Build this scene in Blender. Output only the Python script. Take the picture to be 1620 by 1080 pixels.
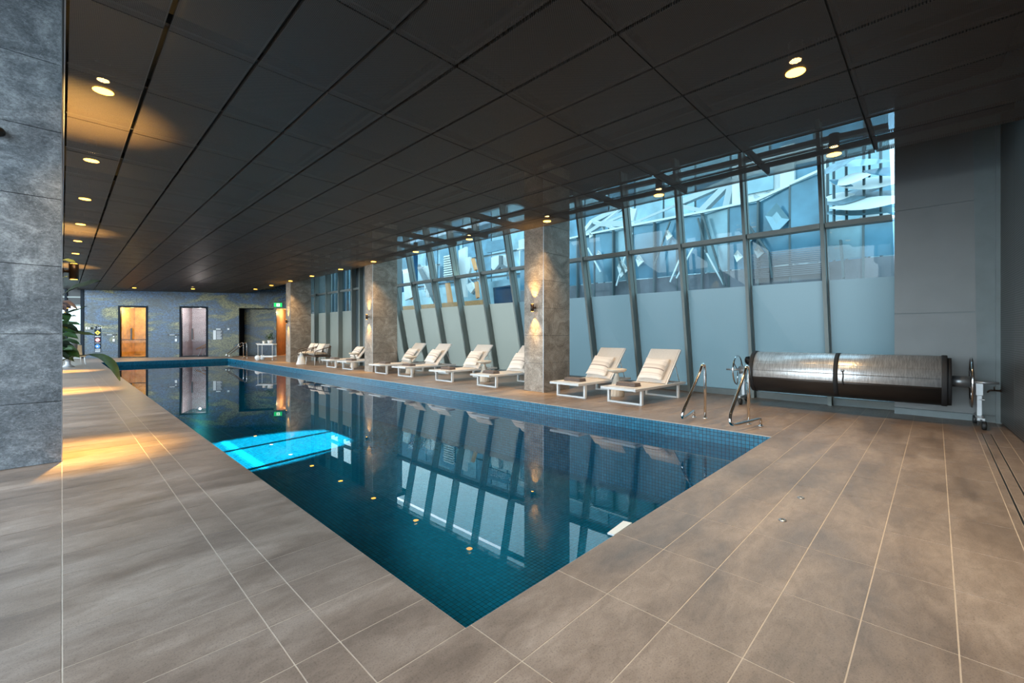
import bpy, bmesh, math, random
from mathutils import Vector, Matrix, noise as mnoise

SC = bpy.context.scene
COL = SC.collection
for _o in list(bpy.data.objects):
    bpy.data.objects.remove(_o, do_unlink=True)
random.seed(7)
R = math.radians

# ------------------------------------------------------------------ camera
FPX, CX, HY, VX = 691.0, 810.0, 528.5, 98.0
CAMH = 1.2412
YAW = math.atan((CX - VX) / FPX)
cam_d = bpy.data.cameras.new('camera')
cam = bpy.data.objects.new('camera', cam_d); COL.objects.link(cam)
cam.location = (0, 0, CAMH)
cam.rotation_euler = (R(90), 0, -YAW)
cam_d.sensor_width = 36.0
cam_d.lens = 36.0 * FPX / 1620.0
cam_d.shift_y = -(540.0 - HY) / 1620.0
cam_d.clip_start = 0.05; cam_d.clip_end = 500
SC.camera = cam

# ------------------------------------------------------------------ world, exposure
SC.view_settings.view_transform = 'Standard'
SC.view_settings.look = 'None'
SC.view_settings.gamma = 1.0
SC.view_settings.use_curve_mapping = False
SC.view_settings.exposure = 0.38
SC.cycles.max_bounces = 10
SC.cycles.diffuse_bounces = 5
SC.cycles.glossy_bounces = 4
SC.cycles.transmission_bounces = 6
SC.cycles.transparent_max_bounces = 16
SC.cycles.sample_clamp_indirect = 6.0
SC.cycles.caustics_reflective = False
SC.cycles.caustics_refractive = False
wd = bpy.data.worlds.new('sky'); SC.world = wd; wd.use_nodes = True
wn = wd.node_tree.nodes; wl = wd.node_tree.links; wn.clear()
w_out = wn.new('ShaderNodeOutputWorld'); w_bg = wn.new('ShaderNodeBackground')
w_tc = wn.new('ShaderNodeTexCoord'); w_sep = wn.new('ShaderNodeSeparateXYZ'); w_r = wn.new('ShaderNodeValToRGB')
wl.new(w_tc.outputs['Generated'], w_sep.inputs[0]); wl.new(w_sep.outputs['Z'], w_r.inputs[0])
w_r.color_ramp.elements[0].position = 0.0; w_r.color_ramp.elements[0].color = (0.82, 0.95, 1.0, 1)
w_r.color_ramp.elements[1].position = 0.7; w_r.color_ramp.elements[1].color = (0.60, 0.80, 1.0, 1)
wl.new(w_r.outputs[0], w_bg.inputs[0]); w_bg.inputs[1].default_value = 7.0
wl.new(w_bg.outputs[0], w_out.inputs[0])

def spot(name, loc, target, watts, angle, blend=0.3, color=(1, .74, .42), radius=0.03):
    d = bpy.data.lights.new(name, 'SPOT'); d.energy = watts; d.spot_size = R(angle); d.spot_blend = blend
    d.color = color; d.shadow_soft_size = radius
    o = bpy.data.objects.new(name, d); COL.objects.link(o); o.location = loc
    v = Vector(target) - Vector(loc)
    o.rotation_euler = v.to_track_quat('-Z', 'Y').to_euler()
    return o
def point(name, loc, watts, color=(1, .74, .42), radius=0.1):
    d = bpy.data.lights.new(name, 'POINT'); d.energy = watts; d.color = color; d.shadow_soft_size = radius
    o = bpy.data.objects.new(name, d); COL.objects.link(o); o.location = loc
    return o
def portal(name, loc, rot, sx, sy):
    d = bpy.data.lights.new(name, 'AREA'); d.shape = 'RECTANGLE'; d.size = sx; d.size_y = sy
    d.cycles.is_portal = True
    o = bpy.data.objects.new(name, d); COL.objects.link(o); o.location = loc; o.rotation_euler = rot
portal('window_portal', (10.0, 8.0, 2.5), (0, R(90), 0), 5.0, 17.0)
portal('window_portal', (-3.15, 15.0, 2.5), (0, R(-90), 0), 5.0, 34.0)
# low sun entering over the roofs through the clear band of the middle windows
_t = Vector((8.95, 11.15, 4.4)); _dir = Vector((1.0, 0.2, .9)).normalized()
spot('sun_beam', _t + _dir * 30, _t, 4000000, 4.1, 0.03, (1.0, .97, .84), 0.12)

# ------------------------------------------------------------------ helpers
def ray(px, py):
    d = (px - CX) / FPX; v = (HY - py) / FPX
    return (math.sin(YAW) + d * math.cos(YAW), math.cos(YAW) - d * math.sin(YAW), v)
def onz(px, py, z=0.0):
    x, y, v = ray(px, py); t = (z - CAMH) / v; return Vector((x * t, y * t, z))
def onx(px, py, X):
    x, y, v = ray(px, py); t = X / x; return Vector((X, y * t, CAMH + v * t))
def ony(px, py, Y):
    x, y, v = ray(px, py); t = Y / y; return Vector((x * t, Y, CAMH + v * t))

class MB:
    def __init__(s): s.v = []; s.f = []; s.smooth = []
    def add(s, vs, fs, smooth=False):
        b = len(s.v); s.v += [tuple(v) for v in vs]
        for f in fs: s.f.append(tuple(b + i for i in f)); s.smooth.append(smooth)
        return s
    def box(s, c, d, rz=0.0, m=None):
        hx, hy, hz = d[0] / 2, d[1] / 2, d[2] / 2
        pts = [Vector((x, y, z)) for x in (-hx, hx) for y in (-hy, hy) for z in (-hz, hz)]
        rot = m if m is not None else Matrix.Rotation(rz, 3, 'Z')
        pts = [rot @ p + Vector(c) for p in pts]
        return s.add(pts, [(0, 1, 3, 2), (4, 6, 7, 5), (0, 4, 5, 1), (2, 3, 7, 6), (0, 2, 6, 4), (1, 5, 7, 3)])
    def bb(s, a, b):
        return s.box([(a[i] + b[i]) / 2 for i in range(3)], [abs(b[i] - a[i]) for i in range(3)])
    def beam(s, a, b, w, h, up=(0, 0, 1)):
        a = Vector(a); b = Vector(b); d = (b - a); L = d.length; d.normalize()
        u = Vector(up)
        if abs(d.dot(u)) > .98: u = Vector((0, 1, 0))
        x = d.cross(u).normalized(); y = x.cross(d).normalized()
        m = Matrix((x, d, y)).transposed()
        return s.box((a + b) / 2, (w, L, h), m=m)
    def tube(s, pts, r, n=10, cap=True, closed=False):
        pts = [Vector(p) for p in pts]; N = len(pts)
        rs = r if isinstance(r, (list, tuple)) else [r] * N
        t0 = (pts[1] - pts[0]).normalized()
        ref = Vector((0, 0, 1)) if abs(t0.z) < .9 else Vector((1, 0, 0))
        u = t0.cross(ref).normalized(); vs = []
        for i in range(N):
            if closed: t = (pts[(i + 1) % N] - pts[i - 1]).normalized()
            elif i == 0: t = t0
            elif i == N - 1: t = (pts[-1] - pts[-2]).normalized()
            else: t = ((pts[i + 1] - pts[i]).normalized() + (pts[i] - pts[i - 1]).normalized()).normalized()
            u = (u - t * u.dot(t)).normalized(); w = t.cross(u)
            for k in range(n):
                a = 2 * math.pi * k / n
                vs.append(pts[i] + (u * math.cos(a) + w * math.sin(a)) * rs[i])
        fs = []
        for i in range(N if closed else N - 1):
            j = (i + 1) % N
            for k in range(n):
                k2 = (k + 1) % n
                fs.append((i * n + k, i * n + k2, j * n + k2, j * n + k))
        s.add(vs, fs, True)
        if cap and not closed:
            b = len(s.v) - len(vs)
            s.f.append(tuple(b + k for k in reversed(range(n)))); s.smooth.append(False)
            s.f.append(tuple(b + (N - 1) * n + k for k in range(n))); s.smooth.append(False)
        return s
    def lathe(s, prof, n=20, c=(0, 0, 0), axis='Z', smooth=True):
        c = Vector(c); vs = []
        for (r, h) in prof:
            for k in range(n):
                a = 2 * math.pi * k / n
                p = (r * math.cos(a), r * math.sin(a), h)
                if axis == 'Y': p = (p[0], p[2], p[1])
                if axis == 'X': p = (p[2], p[0], p[1])
                vs.append(Vector(p) + c)
        fs = []
        for i in range(len(prof) - 1):
            for k in range(n):
                k2 = (k + 1) % n
                fs.append((i * n + k, i * n + k2, (i + 1) * n + k2, (i + 1) * n + k))
        s.add(vs, fs, smooth)
        b = len(s.v) - len(vs)
        if prof[0][0] > 1e-4: s.f.append(tuple(b + k for k in reversed(range(n)))); s.smooth.append(False)
        if prof[-1][0] > 1e-4: s.f.append(tuple(b + (len(prof) - 1) * n + k for k in range(n))); s.smooth.append(False)
        return s
    def prism(s, poly, off):
        n = len(poly); off = Vector(off); p = [Vector(q) for q in poly]
        vs = p + [q + off for q in p]
        fs = [tuple(range(n)), tuple(reversed(range(n, 2 * n)))] + [(i, (i + 1) % n + 0, n + (i + 1) % n, n + i) for i in range(n)]
        return s.add(vs, fs)
    def mesh(s, name):
        me = bpy.data.meshes.new(name); me.from_pydata(s.v, [], s.f)
        me.polygons.foreach_set('use_smooth', s.smooth); me.update()
        bm = bmesh.new(); bm.from_mesh(me); bmesh.ops.recalc_face_normals(bm, faces=bm.faces); bm.to_mesh(me); bm.free()
        return me
    def build(s, name, m, parent=None, bevel=0, loc=None):
        me = s.mesh(name); me.materials.append(m)
        return link(name, me, parent, bevel, loc)
def link(name, me, parent=None, bevel=0, loc=None):
    o = bpy.data.objects.new(name, me); COL.objects.link(o)
    if loc is not None: o.location = loc
    if parent is not None: o.parent = parent
    if bevel:
        b = o.modifiers.new('bevel', 'BEVEL'); b.width = bevel; b.segments = 2; b.limit_method = 'ANGLE'
    return o
def tag(o, label=None, cat=None, group=None, kind=None):
    if label: o['label'] = label
    if cat: o['category'] = cat
    if group: o['group'] = group
    if kind: o['kind'] = kind
    return o
def thing(name, loc, label, cat, group=None, rz=0.0, kind=None):
    o = bpy.data.objects.new(name, None); COL.objects.link(o); o.location = loc; o.rotation_euler = (0, 0, rz)
    o.empty_display_size = .1
    return tag(o, label, cat, group, kind)
def copy_tree(o, parent=None):
    c = o.copy(); COL.objects.link(c); c.parent = parent
    for ch in list(o.children): copy_tree(ch, c)
    return c
def arc(pts, rad, seg=5):
    """round the corners of a polyline"""
    pts = [Vector(p) for p in pts]; out = [pts[0]]
    for i in range(1, len(pts) - 1):
        a, b, c = pts[i - 1], pts[i], pts[i + 1]
        r = min(rad, (a - b).length * .49, (c - b).length * .49)
        p = b + (a - b).normalized() * r; q = b + (c - b).normalized() * r
        for k in range(seg + 1):
            t = k / seg
            out.append(p * (1 - t) ** 2 + b * 2 * t * (1 - t) + q * t * t)
    out.append(pts[-1]); return out

# ------------------------------------------------------------------ materials
def new_mat(name):
    m = bpy.data.materials.new(name); m.use_nodes = True
    nt = m.node_tree; nt.nodes.clear()
    out = nt.nodes.new('ShaderNodeOutputMaterial')
    return m, nt.nodes, nt.links, out
def setv(b, **k):
    for a, v in k.items():
        n = a.replace('_', ' ')
        for key in (n, n.title(), n.capitalize()):
            if key in b.inputs: b.inputs[key].default_value = v; break
def mat(name, color, rough=.5, metal=0.0, var=0.0, vscale=6.0, bump=0.0, bscale=60.0, spec=.5, coord='Object', stretch=(1, 1, 1), coat=0):
    m, N, L, out = new_mat(name)
    b = N.new('ShaderNodeBsdfPrincipled'); L.new(b.outputs[0], out.inputs[0])
    b.inputs['Base Color'].default_value = (*color, 1); b.inputs['Roughness'].default_value = rough
    b.inputs['Metallic'].default_value = metal; b.inputs['Specular IOR Level'].default_value = spec
    if coat: b.inputs['Coat Weight'].default_value = coat
    if var or bump:
        tc = N.new('ShaderNodeTexCoord'); mp = N.new('ShaderNodeMapping'); mp.inputs['Scale'].default_value = stretch
        L.new(tc.outputs[coord], mp.inputs[0])
    if var:
        n = N.new('ShaderNodeTexNoise'); n.inputs['Scale'].default_value = vscale; n.inputs['Detail'].default_value = 5
        L.new(mp.outputs[0], n.inputs[0])
        r = N.new('ShaderNodeValToRGB')
        r.color_ramp.elements[0].position = .3; r.color_ramp.elements[1].position = .7
        r.color_ramp.elements[0].color = (*[c * (1 - var) for c in color], 1)
        r.color_ramp.elements[1].color = (*[min(1, c * (1 + var)) for c in color], 1)
        L.new(n.outputs[0], r.inputs[0]); L.new(r.outputs[0], b.inputs['Base Color'])
    if bump:
        n = N.new('ShaderNodeTexNoise'); n.inputs['Scale'].default_value = bscale; n.inputs['Detail'].default_value = 3
        L.new(mp.outputs[0], n.inputs[0])
        bp = N.new('ShaderNodeBump'); bp.inputs['Strength'].default_value = bump; bp.inputs['Distance'].default_value = .01
        L.new(n.outputs[0], bp.inputs['Height']); L.new(bp.outputs[0], b.inputs['Normal'])
    return m
def emis(name, color, strength):
    m, N, L, out = new_mat(name); e = N.new('ShaderNodeEmission')
    e.inputs[0].default_value = (*color, 1); e.inputs[1].default_value = strength; L.new(e.outputs[0], out.inputs[0]); return m
def ramp(N, stops):
    r = N.new('ShaderNodeValToRGB'); e = r.color_ramp.elements
    e[0].position, e[0].color = stops[0][0], (*stops[0][1], 1)
    e[1].position, e[1].color = stops[-1][0], (*stops[-1][1], 1)
    for p, c in stops[1:-1]:
        k = e.new(p); k.color = (*c, 1)
    return r
def mapped(N, L, scale=(1, 1, 1), coord=None, loc=None):
    g = N.new('ShaderNodeNewGeometry') if coord is None else N.new('ShaderNodeTexCoord')
    mp = N.new('ShaderNodeMapping'); mp.inputs['Scale'].default_value = scale
    if loc: mp.inputs['Location'].default_value = loc
    L.new(g.outputs['Position'] if coord is None else g.outputs[coord], mp.inputs[0]); return mp
def noise(N, L, src, scale, detail=5, rough=.55, dist=0.0):
    n = N.new('ShaderNodeTexNoise'); n.inputs['Scale'].default_value = scale; n.inputs['Detail'].default_value = detail
    n.inputs['Roughness'].default_value = rough; n.inputs['Distortion'].default_value = dist
    L.new(src.outputs[0], n.inputs['Vector']); return n
def mix(N, L, fac, a, b, mode='MIX'):
    m = N.new('ShaderNodeMix'); m.data_type = 'RGBA'; m.blend_type = mode
    for i, s in ((0, fac), (6, a), (7, b)):
        if isinstance(s, (int, float)): m.inputs[i].default_value = s
        elif isinstance(s, tuple): m.inputs[i].default_value = (*s, 1)
        else: L.new(s, m.inputs[i])
    return m.outputs[2]
def math_n(N, L, op, a, b=None):
    m = N.new('ShaderNodeMath'); m.operation = op
    for i, s in enumerate((a, b)):
        if s is None: continue
        if isinstance(s, (int, float)): m.inputs[i].default_value = s
        else: L.new(s, m.inputs[i])
    return m.outputs[0]

def floor_tile_mat():
    m, N, L, out = new_mat('floor_tile_stone')
    b = N.new('ShaderNodeBsdfPrincipled'); L.new(b.outputs[0], out.inputs[0])
    mp = mapped(N, L, (.55, 1.7, 1)); n1 = noise(N, L, mp, 1.7, 8, .62, .5)
    r1 = ramp(N, [(.3, (.165, .125, .10)), (.5, (.26, .20, .16)), (.68, (.36, .288, .238))])
    L.new(n1.outputs[0], r1.inputs[0])
    mp2 = mapped(N, L, (1, 1, 1)); n2 = noise(N, L, mp2, 130, 4, .8)
    r2 = ramp(N, [(.36, (.45, .45, .45)), (.47, (1, 1, 1)), (1, (1, 1, 1))]); L.new(n2.outputs[0], r2.inputs[0])
    c = mix(N, L, .8, r1.outputs[0], r2.outputs[0], 'MULTIPLY')
    n4 = noise(N, L, mapped(N, L, (.8, 1.6, 1)), 9, 6, .7, .8); r4 = ramp(N, [(.35, (.80, .79, .78)), (.62, (1.04, 1.04, 1.04))]); L.new(n4.outputs[0], r4.inputs[0])
    c = mix(N, L, 1.0, c, r4.outputs[0], 'MULTIPLY')
    oi = N.new('ShaderNodeObjectInfo'); r3 = ramp(N, [(0, (.92, .92, .925)), (1, (1.0, .99, .98))]); L.new(oi.outputs['Random'], r3.inputs[0])
    c2 = mix(N, L, 1.0, c, r3.outputs[0], 'MULTIPLY')
    L.new(c2, b.inputs['Base Color'])
    rr = ramp(N, [(.3, (.32, .32, .32)), (.7, (.5, .5, .5))]); L.new(n1.outputs[0], rr.inputs[0]); L.new(rr.outputs[0], b.inputs['Roughness'])
    bp = N.new('ShaderNodeBump'); bp.inputs['Strength'].default_value = .12; bp.inputs['Distance'].default_value = .004
    L.new(n2.outputs[0], bp.inputs['Height']); L.new(bp.outputs[0], b.inputs['Normal'])
    return m
def stone_mat(name, dark, mid, light, scale=1.0):
    m, N, L, out = new_mat(name)
    b = N.new('ShaderNodeBsdfPrincipled'); L.new(b.outputs[0], out.inputs[0])
    mp = mapped(N, L, (1, 1, 1.3)); n1 = noise(N, L, mp, 2.2 * scale, 10, .7, 1.2)
    r1 = ramp(N, [(.34, dark), (.5, mid), (.66, light)]); L.new(n1.outputs[0], r1.inputs[0])
    n2 = noise(N, L, mp, 5.5 * scale, 6, .6, 2.5)
    ab = math_n(N, L, 'ABSOLUTE', math_n(N, L, 'SUBTRACT', n2.outputs[0], .5))
    r2 = ramp(N, [(0, (1, 1, 1)), (.012, (0, 0, 0)), (1, (0, 0, 0))]); L.new(ab, r2.inputs[0])
    f = math_n(N, L, 'MULTIPLY', r2.outputs[0], .45)
    c = mix(N, L, f, r1.outputs[0], tuple(min(1, x * 1.5) for x in light))
    n3 = noise(N, L, mp, 45, 5, .75); r3 = ramp(N, [(.35, (.45, .45, .45)), (.6, (1.15, 1.15, 1.15))]); L.new(n3.outputs[0], r3.inputs[0])
    c = mix(N, L, .8, c, r3.outputs[0], 'MULTIPLY')
    L.new(c, b.inputs['Base Color']); b.inputs['Roughness'].default_value = .42
    bp = N.new('ShaderNodeBump'); bp.inputs['Strength'].default_value = .15; bp.inputs['Distance'].default_value = .005
    L.new(n3.outputs[0], bp.inputs['Height']); L.new(bp.outputs[0], b.inputs['Normal'])
    return m
def mesh_panel_mat():
    m, N, L, out = new_mat('perforated_black_metal')
    b = N.new('ShaderNodeBsdfPrincipled')
    b.inputs['Base Color'].default_value = (.075, .058, .048, 1); b.inputs['Roughness'].default_value = .5
    g = N.new('ShaderNodeNewGeometry'); s = N.new('ShaderNodeSeparateXYZ'); L.new(g.outputs['Position'], s.inputs[0])
    k = 2 * math.pi / .013
    u = math_n(N, L, 'ADD', s.outputs[0], s.outputs[1]); v = math_n(N, L, 'SUBTRACT', s.outputs[0], s.outputs[1])
    cu = math_n(N, L, 'COSINE', math_n(N, L, 'MULTIPLY', u, k / 1.414)); cv = math_n(N, L, 'COSINE', math_n(N, L, 'MULTIPLY', v, k / 1.414))
    h = math_n(N, L, 'GREATER_THAN', math_n(N, L, 'ADD', cu, cv), .55)
    t = N.new('ShaderNodeBsdfTransparent'); mx = N.new('ShaderNodeMixShader')
    L.new(h, mx.inputs[0]); L.new(b.outputs[0], mx.inputs[1]); L.new(t.outputs[0], mx.inputs[2]); L.new(mx.outputs[0], out.inputs[0])
    return m
def perf_wall_mat():
    m, N, L, out = new_mat('perforated_dark_wall_metal')
    b = N.new('ShaderNodeBsdfPrincipled'); L.new(b.outputs[0], out.inputs[0])
    g = N.new('ShaderNodeNewGeometry'); s = N.new('ShaderNodeSeparateXYZ'); L.new(g.outputs['Position'], s.inputs[0])
    k = 2 * math.pi / .028
    cu = math_n(N, L, 'COSINE', math_n(N, L, 'MULTIPLY', s.outputs[0], k)); cv = math_n(N, L, 'COSINE', math_n(N, L, 'MULTIPLY', s.outputs[2], k))
    h = math_n(N, L, 'ADD', cu, cv)
    r = ramp(N, [(.3, (.16, .155, .15)), (.75, (.02, .02, .02))])
    L.new(math_n(N, L, 'MULTIPLY', math_n(N, L, 'ADD', h, 2), .25), r.inputs[0]); L.new(r.outputs[0], b.inputs['Base Color'])
    b.inputs['Roughness'].default_value = .38; b.inputs['Metallic'].default_value = .5
    return m
def mosaic_mat(name, stops, joint=.045, cell=.024, rough=.25, bright=1.0):
    m, N, L, out = new_mat(name)
    b = N.new('ShaderNodeBsdfPrincipled'); L.new(b.outputs[0], out.inputs[0])
    g = N.new('ShaderNodeNewGeometry')
    sn = N.new('ShaderNodeVectorMath'); sn.operation = 'SNAP'; sn.inputs[1].default_value = (cell, cell, cell)
    off = N.new('ShaderNodeVectorMath'); off.operation = 'ADD'; off.inputs[1].default_value = (.0071, .0043, .0037)
    L.new(g.outputs['Position'], off.inputs[0]); L.new(off.outputs[0], sn.inputs[0])
    wnz = N.new('ShaderNodeTexWhiteNoise'); wnz.noise_dimensions = '3D'; L.new(sn.outputs[0], wnz.inputs[0])
    r = ramp(N, stops); L.new(wnz.outputs[0], r.inputs[0])
    # joints
    s = N.new('ShaderNodeSeparateXYZ'); L.new(off.outputs[0], s.inputs[0])
    gn = N.new('ShaderNodeNewGeometry'); sg = N.new('ShaderNodeSeparateXYZ'); L.new(gn.outputs['Normal'], sg.inputs[0])
    js = None
    for i in range(3):
        f = math_n(N, L, 'FRACT', math_n(N, L, 'DIVIDE', s.outputs[i], cell))
        e = math_n(N, L, 'GREATER_THAN', math_n(N, L, 'ABSOLUTE', math_n(N, L, 'SUBTRACT', f, .5)), .5 - joint)
        na = math_n(N, L, 'LESS_THAN', math_n(N, L, 'ABSOLUTE', sg.outputs[i]), .5)
        e = math_n(N, L, 'MULTIPLY', e, na)
        js = e if js is None else math_n(N, L, 'MAXIMUM', js, e)
    c = mix(N, L, js, r.outputs[0], tuple(x * .12 for x in stops[0][1]))
    L.new(c, b.inputs['Base Color']); b.inputs['Roughness'].default_value = rough
    return m
def mural_mat():
    m, N, L, out = new_mat('mural_mosaic_wall')
    b = N.new('ShaderNodeBsdfPrincipled'); L.new(b.outputs[0], out.inputs[0])
    g = N.new('ShaderNodeNewGeometry'); sx = N.new('ShaderNodeSeparateXYZ'); L.new(g.outputs['Position'], sx.inputs[0])
    mp = mapped(N, L, (.35, .35, 1.1), loc=(3.1, 0, 1.3)); n1 = noise(N, L, mp, 1.25, 4, .55, .6)
    r1 = ramp(N, [(.30, (.03, .035, .038)), (.40, (.035, .065, .095)), (.48, (.03, .085, .18)), (.54, (.07, .095, .085)), (.60, (.24, .21, .07)), (.68, (.22, .20, .08)), (.78, (.05, .08, .10))])
    L.new(n1.outputs[0], r1.inputs[0])
    cell = .03
    sn = N.new('ShaderNodeVectorMath'); sn.operation = 'SNAP'; sn.inputs[1].default_value = (cell * 1.6, cell * 1.6, cell)
    L.new(g.outputs['Position'], sn.inputs[0])
    wnz = N.new('ShaderNodeTexWhiteNoise'); L.new(sn.outputs[0], wnz.inputs[0])
    r2 = ramp(N, [(0, (.15, .15, .15)), (1, (1.7, 1.7, 1.7))]); L.new(wnz.outputs[0], r2.inputs[0])
    c = mix(N, L, 1.0, r1.outputs[0], r2.outputs[0], 'MULTIPLY')
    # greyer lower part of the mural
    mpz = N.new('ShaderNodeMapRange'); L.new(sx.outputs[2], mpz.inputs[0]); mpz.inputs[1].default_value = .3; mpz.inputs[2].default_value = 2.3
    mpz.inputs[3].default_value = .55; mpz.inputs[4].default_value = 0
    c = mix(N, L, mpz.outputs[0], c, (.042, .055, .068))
    f = math_n(N, L, 'FRACT', math_n(N, L, 'DIVIDE', sx.outputs[2], cell))
    e = math_n(N, L, 'LESS_THAN', f, .12)
    c = mix(N, L, math_n(N, L, 'MULTIPLY', e, .6), c, (.02, .02, .02))
    L.new(c, b.inputs['Base Color']); b.inputs['Roughness'].default_value = .3
    return m
def schlick(N, L, r0, normal=None):
    g = N.new('ShaderNodeNewGeometry'); d = N.new('ShaderNodeVectorMath'); d.operation = 'DOT_PRODUCT'
    L.new(g.outputs['Incoming'], d.inputs[0]); L.new(normal if normal is not None else g.outputs['Normal'], d.inputs[1])
    c = math_n(N, L, 'ABSOLUTE', d.outputs['Value']); p = math_n(N, L, 'POWER', math_n(N, L, 'SUBTRACT', 1.0, c), 5.0)
    return math_n(N, L, 'ADD', r0, math_n(N, L, 'MULTIPLY', p, 1 - r0))
def glass_mat(name, tint=(.80, .93, .95), refl=.12, rough=0.02):
    m, N, L, out = new_mat(name)
    t = N.new('ShaderNodeBsdfTransparent'); t.inputs[0].default_value = (*tint, 1)
    gl = N.new('ShaderNodeBsdfGlossy'); gl.inputs['Roughness'].default_value = rough; gl.inputs[0].default_value = (.9, .97, 1, 1)
    fac = schlick(N, L, refl)
    mx = N.new('ShaderNodeMixShader'); L.new(fac, mx.inputs[0]); L.new(t.outputs[0], mx.inputs[1]); L.new(gl.outputs[0], mx.inputs[2])
    L.new(mx.outputs[0], out.inputs[0]); return m
def frost_mat(name, color):
    m, N, L, out = new_mat(name)
    tr = N.new('ShaderNodeBsdfTranslucent'); tr.inputs[0].default_value = (*color, 1)
    df = N.new('ShaderNodeBsdfDiffuse'); df.inputs[0].default_value = (*[c * .75 for c in color], 1)
    mx = N.new('ShaderNodeMixShader'); mx.inputs[0].default_value = .38
    L.new(tr.outputs[0], mx.inputs[1]); L.new(df.outputs[0], mx.inputs[2])
    gl = N.new('ShaderNodeBsdfGlossy'); gl.inputs['Roughness'].default_value = .25
    fr = schlick(N, L, .03)
    m2 = N.new('ShaderNodeMixShader'); L.new(fr, m2.inputs[0]); L.new(mx.outputs[0], m2.inputs[1]); L.new(gl.outputs[0], m2.inputs[2])
    L.new(m2.outputs[0], out.inputs[0]); return m
def water_mat():
    m, N, L, out = new_mat('pool_water_surface')
    t = N.new('ShaderNodeBsdfTransparent'); t.inputs[0].default_value = (.22, .745, .80, 1)
    gl = N.new('ShaderNodeBsdfGlossy'); gl.inputs['Roughness'].default_value = 0.0
    mp = mapped(N, L, (1, 1, 1)); n = noise(N, L, mp, 3.0, 2)
    bp = N.new('ShaderNodeBump'); bp.inputs['Strength'].default_value = .004; bp.inputs['Distance'].default_value = .02
    L.new(n.outputs[0], bp.inputs['Height']); L.new(bp.outputs[0], gl.inputs['Normal'])
    fr = schlick(N, L, .03, bp.outputs[0])
    mx = N.new('ShaderNodeMixShader'); L.new(fr, mx.inputs[0]); L.new(t.outputs[0], mx.inputs[1]); L.new(gl.outputs[0], mx.inputs[2])
    L.new(mx.outputs[0], out.inputs[0]); return m
def stripe_pillow_mat():
    m, N, L, out = new_mat('striped_cream_linen')
    b = N.new('ShaderNodeBsdfPrincipled'); L.new(b.outputs[0], out.inputs[0]); b.inputs['Roughness'].default_value = .9
    tc = N.new('ShaderNodeTexCoord'); s = N.new('ShaderNodeSeparateXYZ'); L.new(tc.outputs['Object'], s.inputs[0])
    w = math_n(N, L, 'DIVIDE', math_n(N, L, 'ADD', s.outputs[1], .25), .5)
    cr = (.78, .72, .66); dk = (.33, .27, .24); md = (.60, .54, .49)
    r = ramp(N, [(0, cr), (.12, cr), (.125, md), (.15, cr), (.22, md), (.24, cr), (.40, cr), (.41, dk), (.45, dk), (.455, cr), (.62, md), (.64, cr), (.78, cr), (.79, md), (.81, cr), (1, cr)])
    r.color_ramp.interpolation = 'LINEAR'
    L.new(w, r.inputs[0]); L.new(r.outputs[0], b.inputs['Base Color'])
    n = N.new('ShaderNodeTexNoise'); n.inputs['Scale'].default_value = 180; L.new(tc.outputs['Object'], n.inputs['Vector'])
    bp = N.new('ShaderNodeBump'); bp.inputs['Strength'].default_value = .3; bp.inputs['Distance'].default_value = .003
    L.new(n.outputs[0], bp.inputs['Height']); L.new(bp.outputs[0], b.inputs['Normal'])
    return m
def foil_mat():
    m, N, L, out = new_mat('crinkled_silver_foil')
    b = N.new('ShaderNodeBsdfPrincipled'); L.new(b.outputs[0], out.inputs[0])
    b.inputs['Metallic'].default_value = .7; b.inputs['Roughness'].default_value = .33
    mp = mapped(N, L, (1, 1, 1), 'Object')
    n0 = noise(N, L, mapped(N, L, (1, 12, 3), 'Object'), 3, 3); r = ramp(N, [(.35, (.62, .63, .64)), (.65, (.85, .86, .87))]); L.new(n0.outputs[0], r.inputs[0])
    s = N.new('ShaderNodeSeparateXYZ'); L.new(mp.outputs[0], s.inputs[0])
    nw = noise(N, L, mp, 9, 3)
    yy = math_n(N, L, 'ADD', math_n(N, L, 'MULTIPLY', s.outputs[1], 36), math_n(N, L, 'MULTIPLY', nw.outputs[0], 2.2))
    crs = math_n(N, L, 'LESS_THAN', math_n(N, L, 'FRACT', yy), .12)
    up = math_n(N, L, 'GREATER_THAN', s.outputs[2], .03)
    c = mix(N, L, math_n(N, L, 'MULTIPLY', math_n(N, L, 'MULTIPLY', crs, up), .45), r.outputs[0], (.2, .2, .2))
    L.new(c, b.inputs['Base Color'])
    n = noise(N, L, mapped(N, L, (1, 2.2, 1), 'Object'), 26, 4)
    bp = N.new('ShaderNodeBump'); bp.inputs['Strength'].default_value = .35; bp.inputs['Distance'].default_value = .008
    L.new(n.outputs[0], bp.inputs['Height']); L.new(bp.outputs[0], b.inputs['Normal'])
    return m

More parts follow.
